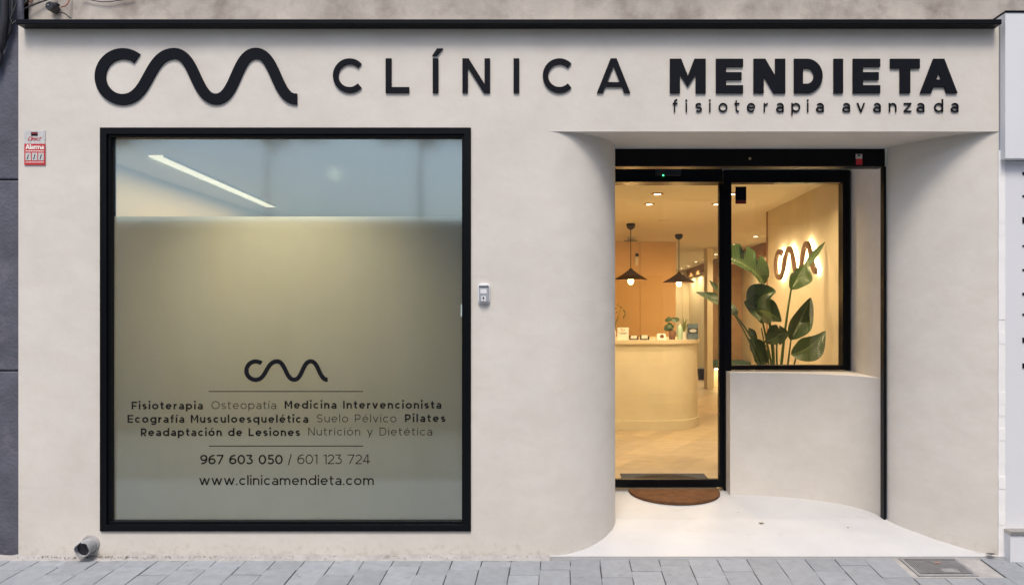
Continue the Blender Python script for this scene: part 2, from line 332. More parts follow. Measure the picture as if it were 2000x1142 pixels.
def glyph(c, w):
    h = w/2; X = XH; q = []; g = w*.35
    base = {'é':'e','ó':'o','í':'ı','Í':'I'}.get(c)
    if base:
        q, W = glyph(base, w); q = list(q)
        q += acute(W/2+.02, (X+.10) if c != 'Í' else 1.08, w); return q, W
    if c == ' ': return [], .30
    if c in 'oO0':
        H = X if c == 'o' else 1; W = {'o':.74,'O':1.02,'0':.74}[c]+g
        q += ribbon(E(W/2,H/2,W/2-h,H/2-h,0,360,36), w, True)
    elif c in 'cC':
        H = X if c == 'c' else 1; W = (.64 if c == 'c' else .88)+g*.8; r = H/2-h
        q += ribbon(E(h+r*1.03,H/2,r*1.03,r,44,316,30), w)
    elif c == 'e':
        W = .70+g; q += ribbon(E(W/2,X/2,W/2-h,X/2-h,0,318,30), w) + rect(w*.8,W-h*.6,X/2-w*.42,X/2+w*.42)
    elif c in 'dqp':
        W = .74+g; q += ribbon(E(W/2,X/2,W/2-h,X/2-h,0,360,32), w, True)
        if c == 'd': q += rect(W-w,W,0,1.04)
        if c == 'q': q += rect(W-w,W,-.26,X)
        if c == 'p': q += rect(0,w,-.26,X)
    elif c == 'g':
        W = .74+g; q += ribbon(E(W/2,X/2,W/2-h,X/2-h,0,360,32), w, True)
        q += ribbon([(W-h,X),(W-h,0)] + E(W/2,-.03,W/2-h,.25-h,0,-140,16), w)
    elif c == 'a':
        W = .60+g; q += ribbon([(W-h,0),(W-h,X*.58)] + E(W/2,X*.60,W/2-h,X*.40-h,0,140,16), w)
        q += ribbon(E(W/2,.215,W/2-h,.225-h if w < .19 else .235-h,0,360,26), w*.95, True)
    elif c == 'n':
        W = .62+g; ry = min(.32,W/2-h); q += rect(0,w,0,X) + ribbon(E(W/2,X-h-ry,W/2-h,ry,180,0,18) + [(W-h,0)], w)
    elif c == 'u':
        W = .62+g; ry = min(.32,W/2-h); q += rect(W-w,W,0,X) + ribbon([(h,X)] + E(W/2,h+ry,W/2-h,ry,180,360,18), w)
    elif c == 'm':
        W = 1.04+g*1.6; hw = (W+w)/2; q += rect(0,w,0,X)
        for o in (0, W-hw):
            ry = min(.30,hw/2-h); q += ribbon(E(o+hw/2,X-h-ry,hw/2-h,ry,180,0,16) + [(o+hw-h,0)], w)
    elif c == 'r':
        W = .38+g*.8; q += rect(0,w,0,X) + ribbon(E(W+.02,X-h-.30,W+.02-h,.30,180,95,12), w)
    elif c in 'iı':
        W = w; q += rect(0,w,0,X)
        if c == 'i': q += rect(-w*.08,w*1.08,.88,.88+w*1.15)
    elif c == 'l': W = w; q += rect(0,w,0,1.04)
    elif c == 't':
        W = .42+g*.5; x = .10+h; q += ribbon([(x,.95),(x,.22)] + E(x+.17,.20+h*.5,.17,.20-h*.5,180,290,10), w) + rect(0,W,X-w*.9,X)
    elif c == 'f':
        W = .42+g*.5; x = .10+h; q += ribbon([(x,0),(x,.78)] + E(x+.19,.80,.19,.24-h,180,75,12), w) + rect(0,W-.02,X-w*.9,X)
    elif c in 'sS':
        H = X if c == 's' else 1; W = (.53 if c == 's' else .70)+g*.7; r = (H-w)/4
        q += ribbon(E(W/2,H-h-r,W/2-h,r,32,270,18) + E(W/2,h+r,W/2-h,r,90,-148,18)[1:], w)
    elif c == 'v':
        W = .68+g; wh = w*1.12; q += diag(wh/2,X,W/2,0,wh) + diag(W-wh/2,X,W/2,0,wh)
    elif c == 'w':
        W = 1.06+g*1.4; wh = w*1.08; b = W*.29; q += diag(wh/2,X,b,0,wh) + diag(W/2,X,b,0,wh) + diag(W/2,X,W-b,0,wh) + diag(W-wh/2,X,W-b,0,wh)
    elif c == 'y':
        W = .68+g; wh = w*1.12; q += diag(wh/2,X,W/2,.02,wh) + diag(W-wh/2,X,W/2-.13,-.26,wh)
    elif c == 'z':
        W = .56+g; q += rect(0,W,X-w,X) + rect(0,W,0,w) + diag(W-w*.7,X-w,w*.7,w,w*1.35)
    elif c == 'L': W = .62+g*.8; q += rect(0,w,0,1) + rect(w,W,0,w)
    elif c == 'I': W = w; q += rect(0,w,0,1)
    elif c == 'N':
        W = .80+g*.6; q += rect(0,w,0,1) + rect(W-w,W,0,1) + [[(0,1),(w*1.15,1),(W,0),(W-w*1.15,0)]]
    elif c == 'M':
        W = .92+g*.6; q += rect(0,w,0,1) + rect(W-w,W,0,1)
        yb = .20; q += [[(0,1),(w*1.12,1),(W/2,yb+w*1.12),(W/2,yb-w*.25+.05)]] + [[(W,1),(W/2,yb-w*.25+.05),(W/2,yb+w*1.12),(W-w*1.12,1)]]
    elif c == 'A':
        W = .94+g*.6; wh = w*1.06; q += diag(wh/2,0,W/2,1,wh) + diag(W-wh/2,0,W/2,1,wh) + rect(W*.2+w*.2,W*.8-w*.2,.18,.18+w*.78)
    elif c == 'E': W = .70+g*.4; q += rect(0,w,0,1) + rect(w,W,0,w*.84) + rect(w,W,1-w*.84,1) + rect(w,W-.04,.5-w*.40,.5+w*.40)
    elif c == 'F': W = .66+g*.4; q += rect(0,w,0,1) + rect(w,W,1-w*.95,1) + rect(w,W-.06,.44-w*.45,.44+w*.45)
    elif c == 'T': W = .74+g*.4; q += rect(0,W,1-w,1) + rect(W/2-h,W/2+h,0,1-w)
    elif c == 'D':
        W = .84+g*.4; r = .5-h; q += rect(0,w,0,1) + ribbon([(w,1-h),(W-h-r*.95,1-h)] + E(W-h-r*.95,.5,r*.95,r,90,-90,24)[1:-1] + [(W-h-r*.95,h),(w,h)], w)
    elif c in 'PR':
        W = .70+g*.5; r = .30-h*.3; x = W-h-r; q += rect(0,w,0,1) + ribbon([(w,1-h),(x,1-h)] + E(x,1-h-r,r,r,90,-90,18)[1:-1] + [(x,1-h-2*r),(w,1-h-2*r)], w)
        if c == 'R': q += diag(W-w*.55,0,W*.5,1-h-2*r-h*.6,w*1.2)
    elif c == '1': W = .30+h; q += rect(W-w,W,0,1) + [[(0,.86-w*.3),(0,.86+w*.35),(W-w,1),(W-w,1-w)]]
    elif c == '2':
        W = .64+g; r = W/2-h; q += ribbon(E(W/2,1-h-r*.92,r,r*.92,160,-38,18) + [(h*1.6,w*.8)], w) + rect(0,W,0,w*.95)
    elif c == '3':
        W = .66+g; q += rect(.03,W-.10,1-w*.95,1) + diag(W-.16,1-w*.95,W*.46,.60,w*1.2) + ribbon(E(W/2-.02,.32,W/2-h+.02,.32-h,85,-150,22), w)
    elif c == '4':
        W = .74+g; q += rect(W*.62,W*.62+w,0,1) + rect(0,W,.22,.22+w*.95) + [[(0,.24),(w*1.1,.24),(W*.62+w*.4,1),(W*.62-w*.5,1)]]
    elif c == '5':
        W = .66+g; q += rect(.10,W-.06,1-w*.95,1) + rect(.10,.10+w*.95,.50,1) + ribbon([(.10+h,.5+h*.6)] + E(W/2-.01,.33,W/2-h+.01,.34-h,88,-150,22), w)
    elif c in '69':
        W = .70+g; pts = E(W/2,.33,W/2-h,.33-h,0,360,28); q += ribbon(pts, w, True)
        q += ribbon([(h,.34)] + E(W*.72,.45,W*.72-h,.55-h,175,78,14), w)
        if c == '9': q = [[(W-x, 1-y) for x, y in p] for p in q]
    elif c == '7': W = .66+g; q += rect(0,W,1-w*.95,1) + diag(W*.28,0,W-w*.62,1-w*.95,w*1.12)
    elif c == '/': W = .42; q += diag(.05,-.10,.37,1.06,w*1.05)
    elif c == '.': W = w*1.1; q += rect(0,W,0,w*1.1)
    else: W = .5
    return q, W
def put(mb, polys, ox, oy, sc_, dist, thick, slant=0, eps=.00012):
    """polys in glyph units -> pixel grid (ox, oy = left and baseline px, sc_ = px per cap) -> wall plane at dist"""
    k = dist / F
    for i, p in enumerate(polys):
        pts = [((ox + (x+slant*y)*sc_ - CX)*k, CAMZ - (oy - y*sc_ - CY)*k) for x, y in p]
        ar = sum(pts[j][0]*pts[(j+1) % len(pts)][1]-pts[(j+1) % len(pts)][0]*pts[j][1] for j in range(len(pts)))
        if ar < 0: pts = pts[::-1]
        y = dist - D0 - eps*(i % 5)
        if thick: mb.extrude_xz(pts, y, y+thick)
        else: mb.poly([(x,y,z) for x,z in pts])
def text(mb, s, x0, x1, base, cap, wgt, dist, thick=0, slant=0, space=.38):
    gl = [glyph(c, wgt) for c in s]; ws = [(space if c == ' ' else g[1]) for c, g in zip(s, gl)]
    nat = sum(ws)*cap; tr = ((x1-x0)-nat)/max(1, len(s)-1); sx = 1
    x = x0
    for c, g, wd in zip(s, gl, ws):
        if c != ' ': put(mb, g[0], x, base, cap, dist, thick, slant)
        x += wd*cap + tr
def logo_path(x0, x1, y0, y1):
    """wave monogram: open ring running into two humps; pixel box -> centre line"""
    W, H = 1135.0, 315.0
    def sp(ps, n=14):      # catmull-rom through ps
        o = []
        for i in range(len(ps)-1):
            p0 = Vector(ps[max(i-1,0)]); p1 = Vector(ps[i]); p2 = Vector(ps[i+1]); p3 = Vector(ps[min(i+2,len(ps)-1)])
            for j in range(n):
                t = j/n; o.append(tuple(.5*((2*p1)+(p2-p0)*t+(2*p0-5*p1+4*p2-p3)*t*t+(3*p1-p0-3*p2+p3)*t**3)))
        o.append(ps[-1]); return o
    C = (163, 159); r = 127
    ring = [(C[0]+r*math.cos(R(a)), C[1]-r*math.sin(R(a))) for a in range(52, 276, 7)]
    def wave(a, b, n=14, k=.50):   # smooth half wave between crest points a and b (horizontal tangents)
        o = []
        c1 = (a[0]+(b[0]-a[0])*k, a[1]); c2 = (b[0]-(b[0]-a[0])*k, b[1])
        for j in range(n):
            t = j/n; u = 1-t
            o.append(tuple(u**3*a[i]+3*u*u*t*c1[i]+3*u*t*t*c2[i]+t**3*b[i] for i in (0,1)))
        return o
    pts = ring + wave(ring[-1], (450,31), 22, .52)[1:] + wave((450,31), (682,284), 20) + wave((682,284), (905,30), 20) + wave((905,30), (1128,284), 22) + [(1128,284), (1135,284)]
    return [(x0+(x1-x0)*p[0]/W, y0+(y1-y0)*p[1]/H) for p in pts], 60/H*(y1-y0)

# ------------------------------------------------------------------ levels and key planes
S0 = D0/F
XL, XR = (36-CX)*S0, (1951-CX)*S0
ZS = CAMZ + (CY-257)*S0                      # soffit
ZT = CAMZ + (CY-47)*S0                       # top of the rendered front
DT, DP, DD = 4.95, 5.54, 5.69                # distances: shutter, low wall front, door line
YT, YP, YD = DT-D0, DP-D0, DD-D0
ZF, ZC = .130, CAMZ+1.25                     # inside floor and ceiling
NL, TL = (1072-CX)*S0, (1201-CX)*DT/F        # left flare: front, shutter line
NR, TR = (1951-CX)*S0, (1730-CX)*DT/F
WX0, WX1 = (197-CX)*S0, (920-CX)*S0
WZ0, WZ1 = CAMZ-(1036-CY)*S0, CAMZ-(250-CY)*S0
def floor_z(y):
    T = [(-.5,.008),(0,.010),(.12,.048),(.25,.080),(.45,.109),(.70,.122),(1.0,.130),(3,.130)]
    for (a, za), (b, zb) in zip(T, T[1:]):
        if y <= b: return za+(zb-za)*max(0,(y-a))/(b-a)
    return .13
PV = 0.072                                   # the pavement falls towards the street
def pave_z(y): return min(0, PV*y) if y > -3 else PV*-3

# ------------------------------------------------------------------ building shell
bld = thing('clinic_building', (0, .6, 0), 'cream rendered clinic shopfront with flared white entrance and black cap strip', 'shop front')
mb = MB()
xs = [XL, WX0+.004, WX1-.004, NL, XR]; zs = [-.15, WZ0+.004, ZS, WZ1-.004, ZT]
for i in range(4):
    for j in range(4):
        if i == 1 and j in (1,2): continue
        if i == 3 and j in (0,1): continue
        mb.quad((xs[i],0,zs[j]),(xs[i+1],0,zs[j]),(xs[i+1],0,zs[j+1]),(xs[i],0,zs[j+1]))
# window reveal, outer returns and the top ledge
a, b, c, d = xs[1], xs[2], zs[1], zs[3]
mb.quad((a,0,c),(a,.14,c),(a,.14,d),(a,0,d)); mb.quad((b,0,c),(b,0,d),(b,.14,d),(b,.14,c)); mb.quad((a,0,c),(b,0,c),(b,.14,c),(a,.14,c)); mb.quad((a,0,d),(a,.14,d),(b,.14,d),(b,0,d))
mb.quad((XL,0,-.15),(XL,0,ZT),(XL,.3,ZT),(XL,.3,-.15)); mb.quad((XR,0,ZS),(XR,.3,ZS),(XR,.3,ZT),(XR,0,ZT)); mb.quad((XL,0,ZT),(XR,0,ZT),(XR,.3,ZT),(XL,.3,ZT))
mb.build('front_wall', M['stucco'], bld)
def flare(xa, xb, n, N=40):
    o = []
    for i in range(N+1):
        q = math.pi/2*i/N
        u = math.cos(q)**(2/n); v = math.sin(q)**(2/n)     # u: 1 at front
        o.append((xa+(xb-xa)*v, YT*(1-u)))
    return o
fl = flare(NL-.01, TL, 1.95)
fl = fl + [(TL-.004, YT+.35),(TL-.05, YD+.1)]
mb = MB(); mb.strip([(x,y,-.1) for x,y in fl], [(x,y,ZS) for x,y in fl]); mb.build('curved_jamb', M['stucco'], bld, smooth=True, angle=0)
fr = flare(NR+.02, TR+.01, 1.5); fr = [(x,y) for x,y in fr if x <= NR]; fr = [(NR, .0)] + fr
mb = MB(); mb.strip([(x,y,ZS) for x,y in fr], [(x,y,-.1) for x,y in fr]); mb.build('curved_jamb', M['stucco'], bld, smooth=True, angle=0)
WXR = (1660-CX)*DD/F+.01                    # straight inner side wall behind the shutter rail
mb = MB(); mb.quad((TR+.004,YT+.02,-.1),(WXR,YD+.02,-.1),(WXR,YD+.02,ZS+.4),(TR+.004,YT+.02,ZS+.4)); mb.build('side_wall', M['stucco'], bld)
mb = MB(); outl = [(x,y) for x,y in fl if y <= YT+.01] + [(x,y) for x,y in reversed(fr)]
mb.poly([(x,y,ZS) for x,y in outl]); mb.build('soffit', M['stucco'], bld)
ZB = CAMZ+(CY-325)*DT/F                       # underside of the shutter box
mb = MB(); zl = CAMZ+(CY-334)*DD/F
mb.box(TL-.1, TR+.1, YD-.01, YD+.12, zl, ZS+.4); mb.build('lintel', M['stucco'], bld)
# low curved wall under the side window
X0 = (1426-CX)*DP/F; ZW = CAMZ-(727-CY)*DP/F; ZW1 = ZW
cur = [(X0+(TR-X0)*math.sin(math.pi/2*i/30), (YT+.01)+(YP-YT-.01)*math.cos(math.pi/2*i/30)) for i in range(31)]
cur[-1] = (TR, YT+.005)
mb = MB(); mb.strip([(x,y,.0) for x,y in cur], [(x,y,ZW) for x,y in cur]); 
back = [(WXR, YD+.02), (X0, YD+.02)]
mb.poly([(x,y,ZW) for x,y in cur+back]); mb.quad((X0,YD+.02,0),(X0,YP,0),(X0,YP,ZW),(X0,YD+.02,ZW)); mb.build('low_curved_wall', M['stucco'], bld, smooth=True, bevel=.006, angle=30)
# black cap strip and weathered wall above
mb = MB(); yc = -.075; kc = (D0+yc)/F; z1 = CAMZ+(CY-37.5)*kc; z0 = CAMZ+(CY-47.5)*kc
mb.box((30-CX)*kc, (1957-CX)*kc, yc, .10, z0, z1); cap = mb.build('cap_strip', M['black'], bld, bevel=.004)
mb = MB(); mb.box(XL+.06, XR-.03, -.03, .05, z1-.001, z1+.008); mb.build('mortar_bed', M['conc'], bld)
mb = MB(); mb.quad((-3.7,.09,2.9),(4.5,.09,2.9),(4.5,.09,9),(-3.7,.09,9)); mb.build('upper_wall', M['conc'], bld)
# ------------------------------------------------------------------ ground
mb = MB(); mb.quad((-300,-3.0,pave_z(-3)-.14),(-300,-7.2,pave_z(-3)-.14),(300,-7.2,pave_z(-3)-.14),(300,-3.0,pave_z(-3)-.14)); struct(mb, 'road', mat('street_paving', (.15,.155,.16), .9, var=.2, vscale=5, bump=.4, bscale=60))
zr = pave_z(-3)
mb = MB(); mb.box(-300,300,-300,-7.2,zr-.5,zr); struct(mb, 'opposite_pavement', mat('street_slabs', (.14,.145,.15), .9, var=.15, vscale=3))
mb = MB(); mb.box(-300,300,-3.0,-2.85,zr-.3,zr+.004); struct(mb, 'kerb', M['stone'], bevel=.01)
mb = MB(); mb.quad((-300,-2.85,pave_z(-2.85)-.006),(300,-2.85,pave_z(-2.85)-.006),(300,.3,.0),(-300,.3,.0)); 
mb.v = [(x,y,pave_z(y)-.007) for x,y,z in mb.v]; pav = struct(mb, 'pavement', M['joint'])
WORLD[pav] = Vector(pav.location)
# paving stones, one object each
TWd, TLn, gap = 57*S0, .42, .0035
cover_x0, cover_x1 = (1756-CX)*S0*.996, (1868-CX)*S0*.996
meshes = {}
vx = (1105-CX)/F                              # joints lean a hair off square, as laid
nx0 = int((-3.6)/TWd)-1; nx1 = int(3.4/TWd)+1
off0 = (1571-CX)*S0 - TWd*int((1571-CX)*S0/TWd)
def tile_mesh(w_, l_):
    key = (round(w_,4), round(l_,4))
    if key not in meshes:
        t = MB(); b_ = .0025
        t.add([(0,0,-.03),(w_,0,-.03),(w_,l_,-.03),(0,l_,-.03),(0,0,-b_),(w_,0,-b_),(w_,l_,-b_),(0,l_,-b_),(b_,b_,0),(w_-b_,b_,0),(w_-b_,l_-b_,0),(b_,l_-b_,0)],
              [(0,1,5,4),(1,2,6,5),(2,3,7,6),(3,0,4,7),(4,5,9,8),(5,6,10,9),(6,7,11,10),(7,4,8,11),(8,9,10,11)])
        me = bpy.data.meshes.new('paving_stone'); me.from_pydata(t.v, [], t.f); me.materials.append(M['stone']); meshes[key] = me
    return meshes[key]
for i in range(nx0, nx1+1):
    x = off0 + i*TWd
    leftside = x < -.1
    top = -.045 if leftside else -.012
    if x > 2.78: top = -.03
    # cross joints: staggered by thirds
    ph = [.10, .27, .185][i % 3] if not leftside else [.085, .13, .20][(i*2) % 3]
    ys = [top]
    y = top-ph
    while y > -1.2: ys.append(y); y -= TLn
    ys.append(-1.25)
    incover = cover_x0-TWd*.55 < x+TWd*.5 < cover_x1+TWd*.55
    for ya, yb in zip(ys, ys[1:]):
        if yb < -1.3 and abs(x) > 5: break
        if incover:
            if ya > -.285:
                if yb > -.285: continue
                ya = -.285
        l_ = ya-yb-gap
        if l_ < .02: continue
        ob = bpy.data.objects.new('paving_stone', tile_mesh(TWd-gap, l_)); COL.objects.link(ob)
        ob.parent = pav
        pz = (pave_z(ya)+pave_z(yb))/2
        ob.rotation_euler = (math.atan(PV)+random.uniform(-.004,.004), random.uniform(-.006,.006), random.uniform(-.004,.004))
        ob.location = Vector((x + random.uniform(-.0008,.0008) + vx*(yb), yb, pave_z(yb)+random.uniform(-.0015,.0015))) - WORLD[pav]
for xa, xb, ya, yb in ((-40,-3.72,-2.845,.02),(3.42,40,-2.845,.02),(-3.715,3.415,-2.845,-1.26)):
    mb = MB(); mb.quad((xa,ya,pave_z(ya)-.001),(xb,ya,pave_z(ya)-.001),(xb,yb,PV*yb-.001),(xa,yb,PV*yb-.001)); mb.build('paving_field', M['stone'], pav)
# mortar fillet along the foot of the wall
mb = MB(); n = 90
A = []; B = []; Cc = []
for i in range(n+1):
    x = -3.6+(3.55)*i/n
    A.append((x,-.001,.012+random.uniform(0,.010))); B.append((x,-.022+random.uniform(-.004,.004),.002+random.uniform(0,.005))); Cc.append((x,-.05+random.uniform(-.004,.004),pave_z(-.05)-.001+random.uniform(-.001,.001)))
mb.strip(Cc, B); mb.strip(B, A); o = mb.build('mortar_fillet', M['mortar'], pav, smooth=True)
# grit lying along the joint
mb = MB()
for i in range(420):
    x = random.choice([random.uniform(XL,-.1), random.gauss(-2.88,.14), random.uniform(-3.3,-1.6)])
    if x > -.1: continue
    y = -abs(random.gauss(0,.018))-.004; s = random.uniform(.0015,.0045); z = .012-.2*abs(y)
    pts = [(x+s*random.uniform(-1,1)*k1, y+s*k2*random.uniform(.5,1), z+s*k3*random.uniform(.4,1)) for k1,k2,k3 in ((1,-1,0),(1,1,0),(-1,1,0),(.2,.2,1.2))]
    pts = [(x-s,y-s*.6,z),(x+s*random.uniform(.5,1.3),y-s*.4,z),(x+s*.2,y+s*.8,z),(x+s*.1,y,z+s*random.uniform(.7,1.4))]
    mb.add(pts, [(0,1,3),(1,2,3),(2,0,3)])
o = mb.build('grit', mat('grit', (.11,.075,.05), .95, var=.4, vscale=60)); tag(o, kind='stuff'); o['label'] = 'dry leaf crumbs and grit lying along the foot of the wall'
# porch floor (a sheet that ramps up to the door)
mb = MB(); ysl = [-.012,-.006,0,.04,.08,.12,.18,.25,.32,.45,.6,.8,1.0,1.19,1.3]; N = 40
x0, x1 = -.09*1.0, NR+.03
for a, b in zip(ysl, ysl[1:]):
    for i in range(N):
        xa = x0+(x1-x0)*i/N; xb = x0+(x1-x0)*(i+1)/N
        za, zb = floor_z(a), floor_z(b)
        mb.quad((xa,a,za),(xb,a,za),(xb,b,zb),(xa,b,zb))
mb.quad((x0,-.012,-.06),(x1,-.012,-.06),(x1,-.012,.008),(x0,-.012,.008))
struct(mb, 'porch_floor', M['porch'], smooth=True)
# ------------------------------------------------------------------ big window with frosted film and lettering
win = thing('shop_window', ((WX0+WX1)/2, 0, WZ0), 'large square display window in black frame with frosted film and black lettering', 'window')
mb = MB(); fw = 18*S0
def frame_bars(mb, X0_, X1_, Z0_, Z1_, fwx, y0, y1):
    mb.add([(X0_,y0,Z0_),(X1_,y0,Z0_),(X1_-fwx,y0,Z0_+fwx),(X0_+fwx,y0,Z0_+fwx),(X1_,y0,Z1_),(X1_-fwx,y0,Z1_-fwx),(X0_,y0,Z1_),(X0_+fwx,y0,Z1_-fwx),
            (X0_+fwx,y1,Z0_+fwx),(X1_-fwx,y1,Z0_+fwx),(X1_-fwx,y1,Z1_-fwx),(X0_+fwx,y1,Z1_-fwx),(X0_,y1,Z0_),(X1_,y1,Z0_),(X1_,y1,Z1_),(X0_,y1,Z1_)],
           [(0,1,2,3),(1,4,5,2),(4,6,7,5),(6,0,3,7),(3,2,9,8),(2,5,10,9),(5,7,11,10),(7,3,8,11),(0,12,13,1),(1,13,14,4),(4,14,15,6),(6,15,12,0)])
frame_bars(mb, WX0, WX1, WZ0, WZ1, fw*.72, -.012, .03); mb.build('frame', M['black'], win, bevel=.002)
mb = MB(); frame_bars(mb, WX0+fw*.70, WX1-fw*.70, WZ0+fw*.70, WZ1-fw*.70, fw*.30, .004, .06); mb.build('glazing_bead', M['black'], win, bevel=.0015)
mb = MB(); gx0, gx1, gz0, gz1 = WX0+fw*.9, WX1-fw*.9, WZ0+fw*.9, WZ1-fw*.9
mb.box(gx0, gx1, .030, .036, gz0, gz1); pane = mb.build('pane', M['shop_glass'], win)
kf = (D0+.045)/F; zf = CAMZ-(423-CY)*kf
mb = MB(); mb.quad((gx0,.043,gz0),(gx1,.043,gz0),(gx1,.043,zf),(gx0,.043,zf)); film = mb.build('frosted_film', M['film'], win)
dv = D0+.0285
def decal(strs, name='lettering'):
    mb = MB()
    for s in strs: text(mb, *s, dv)
    return mb.build(name, M['vinyl'], pane)
decal([('Fisioterapia',257,396,799,15.2,.20),('Medicina Intervencionista',556,862,797.5,15.2,.20),
       ('Ecografía Musculoesquelética',249,602,825,15.2,.20),('Pilates',791,870,823.5,15.2,.20),('Readaptación de Lesiones',275,586,851,15.2,.20)])
decal([('Osteopatía',413,539,798.2,15.2,.09),('Suelo Pélvico',619,774,824,15.2,.09),('Nutrición y Dietética',602,844,849.7,15.2,.09)])
decal([('967 603 050',391,552,906,18.5,.155),('/',562,571,906,18.5,.09),('601 123 724',581,723,905.5,18.5,.09),('www.clinicamendieta.com',389,730,946.5,18.6,.135)])
mb = MB(); kd = dv/F
for yy in (764, 870.6):
    mb.poly([((408-CX)*kd,.0285,CAMZ-(yy+.8-CY)*kd),((709-CX)*kd,.0285,CAMZ-(yy+.8-CY)*kd),((709-CX)*kd,.0285,CAMZ-(yy-.8-CY)*kd),((408-CX)*kd,.0285,CAMZ-(yy-.8-CY)*kd)])
mb.build('rule_line', M['vinyl'], pane)
def logo(mb, box, dist, thick):
    pts, wd = logo_path(*box)
    for i, q in enumerate(ribbon(pts, wd)):
        k = dist/F
        v = [((x-CX)*k, CAMZ-(y-CY)*k) for x, y in q]
        ar = sum(v[j][0]*v[(j+1) % 4][1]-v[(j+1) % 4][0]*v[j][1] for j in range(4))
        if ar < 0: v = v[::-1]
        if thick: mb.extrude_xz(v, dist-D0, dist-D0+thick)
        else: mb.poly([(x, dist-D0, z) for x, z in v])
mb = MB(); logo(mb, (476,640,701,745.5), dv, 0); mb.build('logo_print', M['vinyl'], pane)
# small pale hinge plate at the right edge of the pane
mb = MB(); a = P(900,594,D0+.027); b = P(906.5,618,D0+.027); mb.box(a.x,b.x,.024,.030,b.z,a.z); mb.build('hinge_plate', mat('pale_plate', (.45,.55,.55), .5), win)
# ------------------------------------------------------------------ raised signs
ds = D0-.011
mb = MB(); logo(mb, (182.5,580,93.5,204.5), ds, .010)
tag(mb.build('logo_sign', M['sign'], bevel=0), 'large black raised wave monogram at the left of the front', 'sign')
sg = thing('name_sign', ((1260-CX)*S0, -.015, CAMZ+(CY-182)*S0), 'black raised capital letters spelling the business name above the door', 'sign')
def letters(root, rows, base, cap, wgt, dist, th):
    for c, a, b in rows:
        q, W = glyph(c, wgt); k = (b-a)/cap/W if c not in 'iI' else 1
        q = [[(x*k, y) for x, y in p] for p in q]
        mb = MB(); put(mb, q, a, base, cap, dist, th); mb.build('letter', M['sign'], root)
letters(sg, [('C',650,709),('L',753,799),('Í',845,856),('N',903,957),('I',1003,1014),('C',1060,1119),('A',1166,1231)], 181.3, 67, .165, ds, .010)
letters(sg, [('M',1308.5,1378.5),('E',1398.5,1451.5),('N',1472,1534),('D',1551,1607),('I',1628.5,1647),('E',1666,1719.5),('T',1739,1797),('A',1797.5,1870.5)], 182, 67, .275, ds, .010)
tg = thing('tagline_sign', ((1594-CX)*S0, -.015, CAMZ+(CY-223)*S0), 'small black raised lower case words under the bold business name', 'sign')
z3 = lambda u: 1300+u/3.333
letters(tg, [(c, z3(a), z3(b)) for c, a, b in [('f',47,79),('i',131,143),('s',195,237),('i',284,296),('o',345,403),('t',449,481),('e',530,584),('r',640,667),('a',720,770),('p',820,877),('i',922,934),('a',980,1031),
     ('a',1152,1202),('v',1246,1299),('a',1353,1402),('n',1455,1504),('z',1552,1601),('a',1635,1686),('d',1750,1808),('a',1858,1908)]], 218.7, 24, .112, D0-.008, .007)
# ------------------------------------------------------------------ neighbours
nb = thing('neighbour_wall', (-3.6,.2,0), 'dark grey roughcast neighbouring wall in tall blocks left of the shop', 'wall')
zj = [CAMZ+(CY-y)*(D0+.03)/F for y in (1088+60, 724, 351, -250)]
for a, b in zip(zj, zj[1:]):
    mb = MB(); mb.box(-4.6, XL-.002, .03, .25, a+.004, b-.004); mb.build('block', M['slate'], nb, bevel=.008)
mb = MB(); mb.box(-4.6, XL-.002, .05, .26, -.1, 5); mb.build('joint_backing', M['joint'], nb)
nr = thing('neighbouring_shopfront', (3.4,.1,0), 'pale blue grey neighbouring shopfront with projecting white fascia at the right edge', 'shop front')
mb = MB(); fx = 2.752; kf_ = 4.445/F; mb.box(fx, 4.6, 4.445-D0, .12, CAMZ-(310-CY)*kf_, CAMZ-(25-CY)*kf_); mb.build('fascia', M['panel'], nr, bevel=.003)
mb = MB(); mb.box(fx-.002, 4.6, 4.44-D0, .12, CAMZ-(24.6-CY)*kf_, CAMZ-(21.5-CY)*kf_); mb.build('fascia_cap', M['black'], nr)
mb = MB(); mb.box((1962.5-CX)*S0, 4.6, -.002, .12, -.05, CAMZ-(311-CY)*kf_); mb.build('panel', M['panel'], nr)
mb = MB()
for i in range(34):
    za = -.02+2.55*i/34; zb = -.02+2.55*(i+1)/34; xa = (1956.5-CX)*S0+random.uniform(-.003,.002)
    mb.box(XR-.005, (1963-CX)*S0-.001+random.uniform(-.002,.0), -.006+random.uniform(-.002,.002), .1, za, zb)
mb.build('edge_strip', M['white'], nr)
mb = MB(); kp = 4.434/F; mb.box(2.776, 4.6, 4.434-D0, .12, -.08, CAMZ-(1044-CY)*kp); mb.build('plinth', M['panel'], nr, bevel=.003)
mb = MB(); mb.box(2.773, 4.6, 4.425-D0, .12, CAMZ-(1043.5-CY)*kp, CAMZ-(1037-CY)*kp); mb.build('plinth_ledge', M['alu'], nr, bevel=.002)
for i, (yy, hh, ww) in enumerate([(339,6,5),(383,4,6),(430,12,5),(480,3,6),(527,4,6),(574,5,6),(614,4,6),(664,10,5),(714,10,5)]):
    mb = MB(); a = P(1997.4,yy-hh/2,D0-.006); b = P(1997.4+ww,yy+hh/2,D0-.006); mb.box(a.x,b.x,-.006,-.003,b.z,a.z); mb.build('letter_edge', M['sign'], nr)
